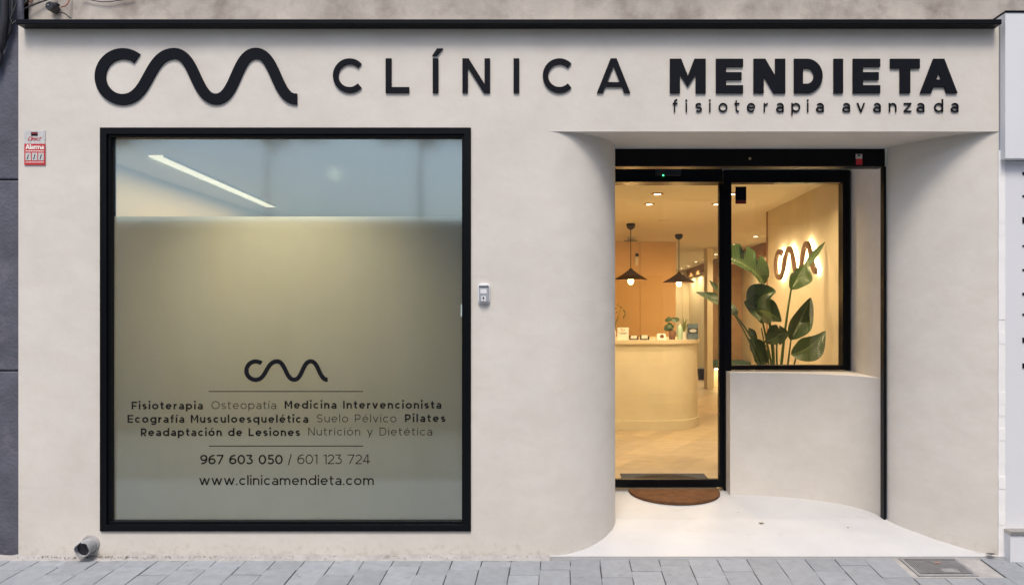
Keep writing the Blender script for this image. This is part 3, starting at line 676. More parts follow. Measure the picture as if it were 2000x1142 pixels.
# ------------------------------------------------------------------ cables, junction box, pipe at top left
def cable(pts, r, m, label, d=D0+.05):
    ps = []
    P3 = [P(x,y,dd) for x,y,dd in pts]
    for i in range(len(P3)-1):
        p0, p1, p2, p3 = P3[max(i-1,0)], P3[i], P3[i+1], P3[min(i+2,len(P3)-1)]
        for j in range(8):
            t = j/8; ps.append(.5*((2*p1)+(p2-p0)*t+(2*p0-5*p1+4*p2-p3)*t*t+(3*p1-p0-3*p2+p3)*t**3))
    ps.append(P3[-1])
    tag(MB().tube(ps, r, 8).build('cable', m, smooth=True), label, 'cable')
dw = D0+.075
cable([(-10,5,dw),(25,11,dw),(50,7,dw),(75,-6,dw)], .0042, M['cable_red'], 'brown cable sagging across the top left corner')
cable([(28,42,dw-.02),(36,26,dw-.03),(46,10,dw-.02),(60,-8,dw)], .0065, M['cable'], 'thick black cable rising steeply from the left end of the cap strip')
cable([(34,34,dw-.03),(44,20,dw-.02),(70,8,dw-.01),(110,-6,dw)], .0045, M['cable'], 'thin black cable fanning up to the right from the cap strip end')
cable([(118,14,dw-.03),(130,10,dw-.02),(138,-6,dw)], .0042, M['cable_red'], 'short brown cable leaving the top of the round junction box')
cable([(117,24,dw-.03),(127,27,dw-.03),(134,33,dw-.03),(139,36,dw-.03)], .0042, M['cable'], 'short black cable end hanging from the round junction box')
cable([(160,-4,dw),(200,4,dw),(240,0,dw),(262,-5,dw)], .0032, M['cable'], 'thin dark cable sagging along the top edge of the concrete wall')
jb = thing('junction_box', P(108,30,dw), 'small round black cable junction box on the concrete above the cap', 'junction box')
c = P(108,18.5,dw); MB().lathe((c.x,c.y-.055,c.z), [(0,0),(.024,0),(.0285,.006),(.0285,.06)], 20, axis='Y').build('body', M['cable'], jb, smooth=True)
a = P(108,8,dw-.06); MB().box(c.x-.03,c.x+.03,c.y-.03,c.y,c.z+.018,c.z+.030).build('clip', M['cable'], jb)
MB().lathe((c.x-.006,c.y-.058,c.z+.003), [(0,0),(.004,0),(.004,.004)], 10, axis='Y').build('screw', M['alu'], jb)
dp = thing('downpipe', P(8,90,D0+.06), 'black pipe and cable bundle on the dark wall at the top left corner', 'pipe')
MB().tube([P(10,-30,D0-.02),P(9,40,D0-.02),P(4,85,D0-.01),P(-14,125,D0)], .022, 12).build('pipe', M['cable'], dp, smooth=True)
MB().tube([P(24,-30,D0+.0),P(24,20,D0-.0),P(20,60,D0),P(2,100,D0+.01)], .009, 8).build('cable', M['cable'], dp, smooth=True)
MB().tube([P(-2,-20,D0-.02),P(0,60,D0-.02),P(2,110,D0),P(-6,140,D0)], .012, 8).build('cable', M['cable'], dp, smooth=True)
MB().tube([P(33,5,D0),P(20,38,D0-.01),P(25,47,D0-.01),P(34,40,D0+.0)], .006, 8).build('cable', M['cable'], dp, smooth=True)
# ------------------------------------------------------------------ drain pipe stub
ax = Vector((.04,-1,-.06)).normalized(); c0 = P(183,1059,D0+.03)
up = Vector((0,0,1)); sx = ax.cross(up).normalized(); sz = sx.cross(ax).normalized()
mb = MB(); seg = 40; ro, ri = .046, .042; vs = []
for k in range(seg):
    q = 2*math.pi*k/seg; L_ = .122
    dq = abs(((math.degrees(q)-62+180) % 360)-180)
    if dq < 26: L_ -= .045*(1-dq/26)
    L_ += .004*math.sin(5*q)
    dr = sx*math.cos(q)+sz*math.sin(q)
    vs += [c0+dr*ro, c0+ax*L_+dr*ro, c0+ax*L_+dr*ri, c0+dr*ri]
fs = []
for k in range(seg):
    a = 4*k; b = 4*((k+1) % seg); fs += [(a,b,b+1,a+1),(a+1,b+1,b+2,a+2),(a+2,b+2,b+3,a+3)]
mb.add(vs, fs); dr_ = thing('drain_pipe', P(163,1090,D0-.06), 'broken grey plastic drain pipe stub poking from the foot of the wall', 'pipe')
mb.build('tube', M['pvc'], dr_, smooth=True, angle=35)
MB().lathe((c0.x,c0.y-.03,c0.z), [(.042,0),(.060,.002),(.055,-.008),(.045,-.012)], 24, axis='Y').build('mortar_collar', M['mortar'], dr_, smooth=True)
MB().lathe((c0.x+.003,-.065,c0.z-.004), [(0,0),(.0415,0)], 24, axis='Y').build('bore_shade', M['cable'], dr_)  # black disc stands in for the shade deep inside the pipe
# ------------------------------------------------------------------ alarm plates, intercom
def plate_px(mb, x0, y0, x1, y1, dist, th=.001, mi=0):
    a = P(x0,y0,dist); b = P(x1,y1,dist); mb.box(a.x,b.x,a.y,a.y+th,b.z,a.z, mi)
al = thing('alarm_plate', P(68,322,D0-.004), 'red and silver alarm warning plate on the cream wall near the left edge', 'sign')
mb = MB(); plate_px(mb,47,255,88,322,D0-.005,.005); mb.build('backing_plate', M['silver'], al, bevel=.001)
mb = MB(); plate_px(mb,47.4,281,88.3,322.2,D0-.0062,.001); mb.build('red_field', M['red'], al)
mb = MB(); plate_px(mb,60.5,258,73.5,262,D0-.0062,.001); mb.build('red_badge', M['darkred'], al)
mb = MB(); plate_px(mb,60.5,262,73.5,265.4,D0-.0062,.001); mb.build('dark_badge', M['sign'], al)
mb = MB(); text(mb,'Direct',54,79,275,8,.13,D0-.0062,0,.35); mb.build('script_line', M['red'], al)
mb = MB(); text(mb,'Alarma',49.5,86,291.5,9,.24,D0-.0072); mb.build('lettering', M['paper'], al)
mb = MB()
for i in range(11): plate_px(mb,50+i*3.3,294.2,52.3+i*3.3,296.2,D0-.0072,.0005)
tag(mb.build('small_print', M['paper'], al), kind='stuff')
mb = MB()
for i in range(12): plate_px(mb,50+i*3,316.0,51.9+i*3,317.8,D0-.0072,.0005)
tag(mb.build('small_print', M['paper'], al), kind='stuff')
for i in range(3):
    mb = MB(); plate_px(mb,49.6+i*12.6,298.5,60.2+i*12.6,313.5,D0-.0072,.001); mb.build('picture_panel', M['silver'], al)
    mb = MB(); text(mb,'/',52.5+i*12.6,57+i*12.6,310.5,8,.2,D0-.0080); mb.build('device_mark', M['sign'], al)
ic = thing('intercom', P(945,593,D0-.004), 'small silver grey intercom box on the wall right of the display window', 'intercom')
def rrect(x0, y0, x1, y1, r, n=6):
    o = []
    for cx, cy, a in ((x1-r,y1-r,0),(x0+r,y1-r,90),(x0+r,y0+r,180),(x1-r,y0+r,270)):
        o += [(cx+r*math.cos(R(a+90*i/n)), cy+r*math.sin(R(a+90*i/n))) for i in range(n+1)]
    return o
def rplate(mb, x0, y0, x1, y1, r, d0, d1):
    pts = [((x-CX)*S0, CAMZ-(y-CY)*S0) for x, y in rrect(x0,y0,x1,y1,r)]; mb.extrude_xz(pts[::-1], d0, d1)
mb = MB(); rplate(mb,934,553.5,957,593,7,-.018,0); mb.build('rim', M['plastic_light'], ic, bevel=.003)
mb = MB(); rplate(mb,936,554.5,955.5,590.5,6,-.027,-.01); mb.build('body', M['plastic_grey'], ic, bevel=.004)
mb = MB(); rplate(mb,936.5,559,955,560.7,.8,-.0285,-.02); mb.build('slot', M['cable'], ic)
mb = MB(); rplate(mb,938,555.6,952.5,558.6,1,-.0283,-.02); mb.build('lens_strip', M['plastic_light'], ic)
mb = MB(); rplate(mb,939,565,951.5,573.5,1,-.0282,-.02); mb.build('name_field', M['plastic_light'], ic, bevel=.001)
mb = MB(); rplate(mb,941,578.5,949.7,589,2,-.030,-.02); mb.build('button_plate', M['plastic_light'], ic, bevel=.001)
mb = MB(); rplate(mb,943.5,580,946.7,584,1,-.0315,-.02); mb.build('key_slot', M['cable'], ic)
c = P(945.5,587,D0); MB().lathe((c.x,-.033,c.z),[(0,0),(.003,0),(.004,.004)],12,axis='Y').build('button', M['alu'], ic, smooth=True)
# ------------------------------------------------------------------ shutter box, rails
sh = thing('roller_shutter', ((TL+TR)/2, YT, ZB), 'black roller shutter box over the entrance with slim side rail', 'roller shutter')
mb = MB(); mb.box(TL-.01, TR-.004, YT, YT+.10, ZB, ZS-.002); mb.build('housing', M['black'], sh, bevel=.008)
mb = MB(); mb.box(TR-.014, TR+.002, YT-.001, YT+.05, .09, ZB-.001); mb.build('side_rail', M['black'], sh)
mb = MB(); mb.box(TL-.012, TL+.002, YT+.02, YT+.05, .09, ZB-.001); mb.build('side_rail', M['black'], sh)
c = P(1464.5,310,DT); MB().lathe((c.x,YT-.003,c.z),[(0,0),(.009,0),(.010,.004)],16,axis='Y').build('lock', M['brass'], sh, smooth=True)
st = thing('alarm_sticker', P(1677,322,DT-.002), 'small white and red alarm sticker on the black shutter box', 'sticker')
mb = MB(); plate_px(mb,1671.5,301,1684,310,DT-.003,.002); mb.build('white_half', M['silver'], st)
mb = MB(); plate_px(mb,1672,310,1684.3,322,DT-.003,.002); mb.build('red_half', M['red'], st)
mb = MB(); plate_px(mb,1675,302,1680,305,DT-.0038,.0005); mb.build('badge', M['sign'], st)
# ------------------------------------------------------------------ door and side window
def pbox(mb, x0, y0, x1, y1, d, depth, front=0):
    k = d/F; mb.box((x0-CX)*k,(x1-CX)*k,d-D0-front,d-D0+depth,CAMZ-(y1-CY)*k,CAMZ-(y0-CY)*k)
dr = thing('entrance_door', P(1305,957,DD), 'black framed glass sliding entrance door with the warm interior behind', 'door')
mb = MB(); pbox(mb,1180,332,1408,358,DD,.10,.06); mb.build('operator_head', M['black'], dr, bevel=.003)
mb = MB(); pbox(mb,1180,936,1405,951,DD,.05); mb.build('bottom_rail', M['black'], dr, bevel=.002)
mb = MB(); pbox(mb,1404.5,358.2,1412,951,DD,.05,.004); mb.build('leaf_stile', M['black'], dr, bevel=.002)
mb = MB(); pbox(mb,1180,358.2,1404.5,935.8,DD+.02,.008); mb.build('pane', M['door_glass'], dr)
mb = MB(); pbox(mb,1180,951.3,1400,954.3,DD,.06,.01); mb.build('threshold', M['brass'], dr)
mb = MB(); pbox(mb,1180,954.6,1412,958,DD,.06,.03); mb.build('floor_track', M['alu'], dr)
mb = MB(); pbox(mb,1280,330,1329,344,DD-.065,.02,.03); sen = mb.build('motion_sensor', M['cable'], dr, bevel=.004)
c = P(1295.5,342.5,DD-.098); MB().lathe((c.x,c.y,c.z),[(0,0),(.006,0),(.006,.004)],10,axis='Y').build('status_light', M['led_green'], sen)
fw_ = thing('side_window', P(1530,722,DD), 'black framed fixed window over the low curved wall with a plant behind', 'window')
mb = MB()
pbox(mb,1412.2,332,1428,958,DD,.08,.015); mb.build('post', M['black'], fw_, bevel=.002)
mb = MB(); pbox(mb,1428.2,332,1644.5,357,DD,.08,.015); mb.build('head_rail', M['black'], fw_, bevel=.002)
mb = MB(); pbox(mb,1645,332,1659,722,DD,.08,.015); mb.build('stile', M['black'], fw_, bevel=.002)
mb = MB(); pbox(mb,1428.2,713,1644.5,722,DD,.08,.015); mb.build('sill_rail', M['black'], fw_, bevel=.002)
mb = MB(); pbox(mb,1428.2,357.2,1644.5,712.8,DD+.03,.008); wp = mb.build('pane', M['door_glass'], fw_)
bs = thing('window_plate', P(1446.5,398,DD+.02), 'small black alarm plate with dark red foot on the side window glass', 'sign')
mb = MB(); pbox(mb,1436.5,364.5,1457.5,391,DD+.024,.004); mb.build('black_field', M['sign'], bs)
mb = MB(); pbox(mb,1436.5,391.2,1457.5,398,DD+.024,.004); mb.build('red_field', M['darkred'], bs)
# half-round coir mat and carpet mat inside
a = P(1227,957,DD-.02); b = P(1402,957,DD-.02); cx_ = (a.x+b.x)/2; rx_ = (b.x-a.x)/2; y0_ = YD-.035; ry_ = .40
pts = [(cx_+rx_*math.cos(R(t)), y0_-ry_*abs(math.sin(R(t)))**.9) for t in range(180, 361, 5)]
mb = MB(); mb.extrude_xy(pts, .128, .150); tag(mb.build('half_round_mat', M['coir'], bevel=.004), 'brown half round coir doormat on the white porch at the glass door', 'doormat')
a = P(1217,937,DD+.12); b = P(1384,937,DD+.12)
mb = MB(); mb.box(.536,1.262,YD+.13,1.756,ZF+.002,ZF+.010); tag(mb.build('carpet_mat', M['greymat'], bevel=.002), 'dark grey rectangular carpet mat just inside the glass door', 'doormat')
# ------------------------------------------------------------------ hatch cover in the pavement
hc = thing('hatch_cover', ((cover_x0+cover_x1)/2,-.15,pave_z(-.15)), 'ribbed steel inspection hatch cover set in the grey paving at right', 'hatch cover')
def slope(mb):
    mb.v = [(x+vx*y*1.0, y, z+PV*y) for x,y,z in mb.v]; return mb
h0, h1 = -.265, -.015
mb = MB(); e = .022
for bx in ((cover_x0,cover_x1,h0,h0+e),(cover_x0,cover_x1,h1-e*.5,h1),(cover_x0,cover_x0+e,h0+e,h1-e*.5),(cover_x1-e,cover_x1,h0+e,h1-e*.5)): mb.box(*bx,-.03,.004)
slope(mb).build('frame', M['steel'], hc, bevel=.0015)
mb = MB(); mb.box(cover_x0+e+.002,cover_x1-e-.002,h0+e+.002,h1-e*.5-.002,-.03,-.001); slope(mb).build('plate', M['joint'], hc)
mb = MB(); nrb = 24; rx0, rx1 = cover_x0+e+.008, cover_x1-e-.008
for i in range(nrb):
    x = rx0+(rx1-rx0)*i/(nrb-1); mb.box(x-.0032,x+.0032,h0+e+.01,h1-e-.015,-.002,.0045)
tag(slope(mb).build('rib', M['steel'], hc), kind='stuff')
mb = MB(); xm = (cover_x0+cover_x1)/2; mb.box(xm+.0,xm+.10,h0+.05,h0+.095,-.002,.0042); slope(mb).build('lifting_tab', M['steel'], hc)
mb = MB()
for bx in ((cover_x0-.12,cover_x1+.14,h0-.02,h0-.001),(cover_x0-.12,cover_x0-.001,h0,h1),(cover_x1+.001,cover_x1+.14,h0,h1)): mb.box(*bx,-.04,-.003)
slope(mb).build('mortar_surround', M['mortar'], hc)
# litter
def crumb(px, py, dist, s, m, name, label, cat):
    c = P(px,py,dist); mb = MB(); n = 9
    vs = [(c.x+s*(i/n-.5)*2, c.y+s*.5*math.sin(math.pi*i/n)*k, c.z+.002+s*.25*abs(k)*math.sin(math.pi*i/n)+.002*math.sin(i)) for i in range(n+1) for k in (-1,0,1)]
    mb.add(vs, [(3*i+j,3*i+3+j,3*i+4+j,3*i+1+j) for i in range(n) for j in (0,1)]); tag(mb.build(name, m, smooth=True), label, cat)
def floor_dist(py, zz=None):     # distance at which the porch floor shows at this row
    d = 5.0
    for _ in range(30): d = (CAMZ-floor_z(d-D0))*F/(py-CY)
    return d
crumb(1487,1022,floor_dist(1022),.020,M['leafdry'],'fallen_leaf','small dry olive leaf lying on the white porch floor','leaf')
crumb(1656,1030,floor_dist(1030),.008,M['joint'],'pebble','tiny dark crumb on the white porch right of the leaf','pebble')
crumb(1442,1001,floor_dist(1001),.006,M['joint'],'pebble','tiny dark speck on the white porch just beside the doormat','pebble')
def pave_d(py):
    d = 4.4
    for _ in range(30): d = (CAMZ-pave_z(d-D0))*F/(py-CY)
    return d
crumb(1832,1100,pave_d(1100),.022,mat('rust_leaf',(.45,.2,.07),.8,var=.3,vscale=80),'fallen_leaf','curled rusty leaf lying on the ribbed hatch cover','leaf')
crumb(1936,1083,D0-.02,.035,M['joint'],'debris_clump','dark clump of dirt in the broken corner at the right foot of the shop','dirt')
# ------------------------------------------------------------------ interior shell of the reception
RX = 2.03*1.25
def plane(name, pts, m, label=None): o = struct(MB().poly(pts), name, m); return o
fl_ = struct(MB().quad((.05,YD-.02,ZF-.012),(5,YD-.02,ZF-.012),(5,17,ZF-.012),(.05,17,ZF-.012)), 'interior_floor', M['joint'])
plane('ceiling', [(.05,YD+.09,ZC),(.05,17,ZC),(5,17,ZC),(5,YD+.09,ZC)], M['ceil'])
plane('wall_left', [(.05,YD+.09,0),(.05,17,0),(.05,17,ZC+.1),(.05,YD+.09,ZC+.1)], M['int_wall'])
mb = MB(); DE = 8.74
mb.box(RX,RX+.15,YD+.10,DE-D0,0,ZC+.05); struct(mb,'wall_right',mat('sand_plaster',(.54,.46,.33),.85,var=.06,vscale=3,bump=.15,bscale=18))
mb = MB(); mb.box(RX-.012,RX+.16,DE-D0+.002,DE-D0+.03,ZF,ZC-.001); tag(mb.build('wall_end_trim',M['wood'],bpy.data.objects['wall_right'],bevel=.002))
DO = 12.4
mb = MB(); xo = (1320-CX)*DO/F; zo = ZC-.001
mb.box(.06,xo,DO-D0+.03,DO-D0+.4,0,zo); ow = struct(mb,'wall_reception',M['ochre'])
sx0 = (1250-CX)*DO/F
for xa, xb in ((.07,sx0-.003),(sx0+.003,xo)):
    mb = MB(); mb.box(xa,xb,DO-D0,DO-D0+.028,ZF+.01,zo-.001); mb.build('panel',M['ochre'],ow,bevel=.003)
plane('wall_back', [(xo-.1,20-D0,0),(4.8,20-D0,0),(4.8,20-D0,ZC+.1),(xo-.1,20-D0,ZC+.1)], M['int_wall'])
bk = bpy.data.objects['wall_back']
mb = MB(); a = P(1333,531,19.95); b = P(1381,760,19.95); mb.box(a.x,b.x,20-D0-.05,20-D0-.001,ZF,a.z); mb.build('door_panel',M['int_wall'],bk,bevel=.006)
mb = MB(); mb.box(3.62,3.8,DE-D0,16,0,ZC+.05); fr_ = struct(mb,'wall_corridor',M['int_wall'])
mb = MB(); a = P(1497,475,12.6); mb.box(3.55,3.619,8.0,15.4,ZC-.22,ZC-.002); mb.build('cornice',M['wood'],fr_,bevel=.004)
mb = MB(); mb.box(RX+.15,5,DE-D0+.001,DE-D0+.06,0,ZC); struct(mb,'wall_return',M['int_wall'])
plane('wall_side', [(4.99,YD,0),(4.99,17,0),(4.99,17,ZC),(4.99,YD,ZC)], M['int_wall'])
mb = MB(); mb.box(RX+.14,5,YD+.05,YD+.1,0,ZC+.1); mb.box(WXR-.02,RX+.16,YD+.07,YD+.099,0,ZC+.1); mb.box(X0+.02,WXR+.03,YD+.07,YD+.095,-.05,ZW); mb.box(TL-.5,RX,YD+.121,YD+.15,zl+.001,ZC+.1); struct(mb,'wall_front',M['int_wall'])
# pillar and bench
pl = P(1381.5,760,13.4); pr = P(1392.5,760,13.4)
mb = MB(); mb.box(pl.x,pr.x,13.4-D0,13.7-D0,ZF,ZC-.002); struct(mb,'pillar',M['int_wall'],bevel=.004)
be = thing('bench', (3.2,9.6,ZF), 'built in waiting bench with green cushion and a lit base beyond the pillar', 'bench')
zb = CAMZ-(717-CY)*13.5/F
bx_0 = pr.x+.07
mb = MB(); mb.box(bx_0,3.61,9.05,9.64,zb-.03,zb); mb.build('seat_board',M['wood'],be,bevel=.003)
mb = MB(); mb.box(bx_0,3.61,9.04,9.64,zb+.001,zb+.10); mb.build('cushion',M['green_cushion'],be,bevel=.02)
mb = MB(); mb.box(bx_0+.02,3.61,9.26,9.6,ZF,zb-.031); mb.build('base',M['int_wall'],be)
M['bench_led'] = emis('bench_light', (1,.78,.42), 26)
mb = MB(); mb.box(bx_0+.02,3.58,9.10,9.14,zb-.045,zb-.031); mb.build('light_strip',M['bench_led'],be)
mb = MB(); mb.box(bx_0,3.61,9.65,9.70,ZF,ZC-.25); mb.build('backrest_panel',mat('oak_panel',(.48,.31,.16),.5,var=.12,vscale=6),be)
# oak planks, each an object, laid on the slant
def clip(poly, x0, x1, y0, y1):
    for ax_, s, lim in ((0,1,x0),(0,-1,-x1),(1,1,y0),(1,-1,-y1)):
        out = []
        for i in range(len(poly)):
            a, b = poly[i-1], poly[i]; da, db = s*a[ax_]-lim, s*b[ax_]-lim
            if (da < 0) != (db < 0):
                t = da/(da-db); out.append((a[0]+(b[0]-a[0])*t, a[1]+(b[1]-a[1])*t))
            if db >= 0: out.append(b)
        poly = out
        if len(poly) < 3: return None
    return poly
ang = R(62); ux, uy = math.cos(ang), math.sin(ang); pw, pl_ = .19, 1.25; cnt = 0
for r_ in range(-40, 60):
    for c_ in range(-6, 20):
        u0 = c_*pl_+(r_ % 3)*pl_/3+((r_*7) % 5)*.05; v0 = r_*pw; g_ = .0003
        q = [(u0+g_,v0+g_),(u0+pl_-g_,v0+g_),(u0+pl_-g_,v0+pw-g_),(u0+g_,v0+pw-g_)]
        q = [(.3+u*ux-v*uy, 1.2+u*uy+v*ux) for u, v in q]
        cxp = sum(p[0] for p in q)/4; cyp = sum(p[1] for p in q)/4
        if cyp > 9.0 or cxp/(cyp+D0) > .27 or cxp/(cyp+D0) < .065: continue
        q = clip(q, .06, RX+.9, YD-.01, 16)
        if not q: continue
        if cnt < 290: MB().extrude_xy(q, ZF-.010, ZF+random.uniform(-.0003,.0003)).build('plank', M['oak'], fl_); cnt += 1
mb = MB(); mb.quad((.06,YD,ZF-.004),(4.9,YD,ZF-.004),(4.9,15.4,ZF-.004),(.06,15.4,ZF-.004)); mb.build('underlay', M['oak'], fl_)
# ------------------------------------------------------------------ reception desk
DC = 8.65; yc_ = DC-D0; xr_ = 1.76; rad = .52
dk = thing('reception_desk', (.9,yc_+.4,ZF), 'pale plastered reception desk with rounded corner and thin top', 'desk')
def plan(off):
    o = [(.2, yc_-off)]
    o += [(xr_-rad+(rad+off)*math.sin(R(t)), yc_+rad-(rad+off)*math.cos(R(t))) for t in range(0, 91, 5)]
    o += [(xr_+off, yc_+1.3), (.2, yc_+1.3)]; return o
zt_ = CAMZ-(664-CY)*DC/F
mb = MB(); mb.extrude_xy(plan(0), ZF, zt_-.046); mb.build('front', M['desk'], dk, smooth=True, angle=35)
mb = MB(); mb.extrude_xy(plan(.03), zt_-.045, zt_); top = mb.build('desk_top', M['desk_top'], dk, smooth=True, angle=35)
mb = MB(); mb.extrude_xy(plan(.018), ZF+.001, ZF+.115); mb.build('plinth', M['desk'], dk, smooth=True, angle=35)
# things on the desk
zt = zt_+.001
def on_desk(px, d): return ((px-CX)*d/F, d-D0)
k8 = (DC+.1)/F
x, y = on_desk(1217, DC+.1); cs = thing('card_sign', (x,y,zt), 'white review card standing at the left end of the desk', 'card stand')
MB().box(x-11*k8,x+11*k8,y,y+.006,zt,zt+24*k8).build('card', M['paper'], cs)
for a0, col in ((20,(.05,.2,.7)),(110,(.6,.03,.03)),(200,(.7,.45,.02)),(290,(.03,.35,.08))):
    mb = MB(); c_ = (x, zt+19.5*k8)
    for q in ribbon(E(0,0,.017,.017,a0-5 if a0 != 20 else 330,a0+85 if a0 != 20 else 360,8), .007): mb.poly([(c_[0]+px_,y-.0015,c_[1]+pz_) for px_,pz_ in q])
    mb.build('logo_arc', mat('logo_colour',col,.6), cs)
mb = MB(); mb.box(x-8*k8,x+8*k8,y-.001,y,zt+13*k8,zt+13.8*k8); mb.box(x-6*k8,x+6*k8,y-.001,y,zt+11*k8,zt+11.8*k8); mb.build('print_line', M['pot'], cs)
for i, (px, lab) in enumerate(((1238,'black card holder with white cards on the desk beside the review card'),(1259,'black card holder with white cards on the desk, nearer the photo card'))):
    x, y = on_desk(px, DC+.1); h_ = thing('card_holder', (x,y,zt), lab, 'card holder', 'card holders on the desk')
    mb = MB(); mb.box(x-.055,x+.055,y-.03,y+.04,zt,zt+.012); mb.box(x-.055,x-.043,y-.02,y+.04,zt+.012,zt+.05); mb.box(x+.043,x+.055,y-.02,y+.04,zt+.012,zt+.045); mb.build('tray', M['cable'], h_, bevel=.002)
    MB().box(x-.036,x+.036,y-.005,y+.02,zt+.013,zt+.048+.006*i).build('card_stack', M['paper'], h_)
x, y = on_desk(1292, DC+.1); pc = thing('photo_card', (x,y,zt), 'small tent card with a round dark picture on the desk', 'tent card')
mb = MB(); mb.add([(x-.055,y-.02,zt),(x+.055,y-.02,zt),(x+.05,y+.01,zt+.075),(x-.05,y+.01,zt+.075),(x+.055,y+.05,zt),(x-.075,y+.05,zt)],[(0,1,2,3),(4,5,3,2),(5,0,3)]); mb.build('card', M['paper'], pc)
MB().lathe((x+.004,y-.012,zt+.038),[(0,0),(.026,0),(.026,.003)],14,axis='Y').build('picture', M['terracotta'], pc)
# potted plant on desk
x, y = on_desk(1313, DC+.15); pp = thing('potted_plant', (x,y,zt), 'small round leaved plant in a speckled brown pot on the desk', 'plant')
MB().lathe((x,y,zt),[(0,.001),(.034,.001),(.04,.03),(.042,.10),(.036,.11),(.03,.10),(0,.095)],16).build('pot', M['terracotta'], pp, smooth=True)
random.seed(11)
M['leaf_small'] = mat('small_leaf',(.05,.09,.025),.5,var=.3,vscale=30)
for i in range(13):
    ang_ = random.uniform(0,6.28); rr = random.uniform(.02,.075); hh = random.uniform(.06,.25)
    px_, py_, pz_ = x+rr*math.cos(ang_)-.012, y+rr*math.sin(ang_), zt+hh; s = random.uniform(.022,.036); tz = random.uniform(-.5,.5)
    mb = MB(); mb.poly([(px_+s*math.cos(R(t)), py_+s*tz*math.sin(R(t)), pz_+s*.9*math.sin(R(t))) for t in range(0,360,40)]); mb.build('leaf', M['leaf_small'], pp)
    if i < 6: MB().tube([(x,y,zt+.09),((x+px_)/2,(y+py_)/2,zt+.1+hh*.4),(px_,py_,pz_)],.0025,5).build('stem',M['stem'],pp)
x, y = on_desk(1328, DC+.12); bo = thing('bottle', (x,y,zt), 'mint green bottle with pump beside the small desk plant', 'bottle')
MB().lathe((x,y,zt),[(0,0),(.030,0),(.032,.01),(.032,.145),(.02,.165),(.011,.17)],16).build('body', M['mint'], bo, smooth=True)
MB().lathe((x,y,zt),[(.012,.168),(.012,.19),(0,.192)],12).build('cap', M['paper'], bo, smooth=True)
x, y = on_desk(1336, DC+.3); sp_ = thing('spider_plant', (x,y,zt), 'small spiky pale green plant behind the mint bottle', 'plant')
MB().lathe((x,y,zt),[(0,0),(.035,0),(.045,.09),(.038,.088),(0,.08)],14).build('pot', M['paper'], sp_, smooth=True)
for i in range(16):
    a_ = i*2.4; r_ = .06+.05*random.random(); h_ = .10+.13*random.random()
    p0 = Vector((x,y,zt+.08)); p2 = p0+Vector((r_*math.cos(a_),r_*math.sin(a_),h_*.8)); p1 = p0+Vector((r_*.3*math.cos(a_),r_*.3*math.sin(a_),h_))
    mb = MB(); A=[];B=[]
    for j in range(6):
        t=j/5; q=(1-t)**2*p0+2*t*(1-t)*p1+t*t*p2; w_=.006*(1-t*.8); A.append((q.x-w_,q.y,q.z)); B.append((q.x+w_,q.y,q.z+.001))
    mb.strip(A,B); mb.build('leaf', mat('pale_leaf',(.16,.20,.05),.5) if i==0 else bpy.data.materials['pale_leaf'], sp_)
x, y = on_desk(1353.5, DC+.2); k9=(DC+.2)/F; bx_ = thing('leaflet_box', (x,y,zt), 'blue grey printed leaflet stand at the right end of the desk', 'leaflet stand')
MB().box(x-10*k9,x+10*k9,y,y+.05,zt,zt+31*k9).build('box', M['bluebox'], bx_, bevel=.003)
MB().box(x-9*k9,x+9*k9,y-.0015,y-.0002,zt+12*k9,zt+22*k9).build('dark_print', M['cable'], bx_)
mb = MB(); mb.extrude_xz([(x+7*k9*math.cos(R(t)),zt+17*k9+3.4*k9*math.sin(R(t))) for t in range(0,360,24)],y-.003,y-.0016); mb.build('oval_print', M['silver'], bx_)
# branch in vase at the left end
x, y = on_desk(1196, DC+.2); vz = thing('branch_vase', (x,y,zt), 'thin leafy branch arching from a vase at the left end of the desk', 'vase')
MB().lathe((x,y,zt),[(0,0),(.04,0),(.05,.06),(.03,.14),(.02,.16)],16).build('vase', M['paper'], vz, smooth=True)
pts = [P(1198,640,DC+.2),P(1206,620,DC+.2),P(1212,605,DC+.2),P(1219,607,DC+.2),P(1221,615,DC+.2)]
MB().tube([P(1196,660,DC+.2)]+pts,.003,5).build('twig',M['stem'],vz)
MB().tube([P(1195,660,DC+.2),P(1203,632,DC+.2),P(1209,618,DC+.2)],.003,5).build('twig',M['stem'],vz)
for qx,qy in ((1206,595),(1211,599),(1214,601),(1218,606),(1220,609),(1221,614),(1219,617),(1203,602),(1218,620),(1204,610)):
    c_ = P(qx,qy,DC+.2); s=.017; mb=MB(); mb.poly([(c_.x+s*math.cos(R(t))*.6+s*.3*math.sin(R(t)),c_.y+.004*math.cos(R(t)),c_.z+s*math.sin(R(t))*.55) for t in range(0,360,45)]); mb.build('leaf',M['leaf_small'],vz)
# sensor on the wall, sanitiser, bin
a = P(1243,502,DO-.03); ws = thing('wall_sensor', (a.x,DO-D0,a.z-.1), 'small white wall camera with black lens on the ochre panels', 'camera')
MB().box(a.x-.028,a.x+.028,DO-D0-.035,DO-D0-.001,a.z-.14,a.z+.02).build('body', M['paper'], ws, bevel=.012)
MB().lathe((a.x+.012,DO-D0-.045,a.z+.035),[(0,0),(.026,.0),(.032,.02),(.03,.044)],16,axis='Y').build('lens', M['cable'], ws, smooth=True)
a = P(1370,665,19.8); sd = thing('soap_dispenser', (a.x,a.y,a.z-.4), 'white dispenser with black brackets on the far wall behind the desk', 'dispenser')
MB().box(a.x-.05,a.x+.05,a.y-.06,a.y+.1,a.z-.35,a.z+.12).build('body', M['paper'], sd, bevel=.01)
for z_ in (.17,-.28): MB().box(a.x-.12,a.x+.12,a.y-.1,a.y+.1,a.z+z_-.06,a.z+z_+.06).build('bracket', M['cable'], sd, bevel=.01)
a = P(1374,747,15.5); bn = thing('waste_bin', (a.x,a.y,ZF), 'dark pedal bin on the floor behind the right end of the desk', 'bin')
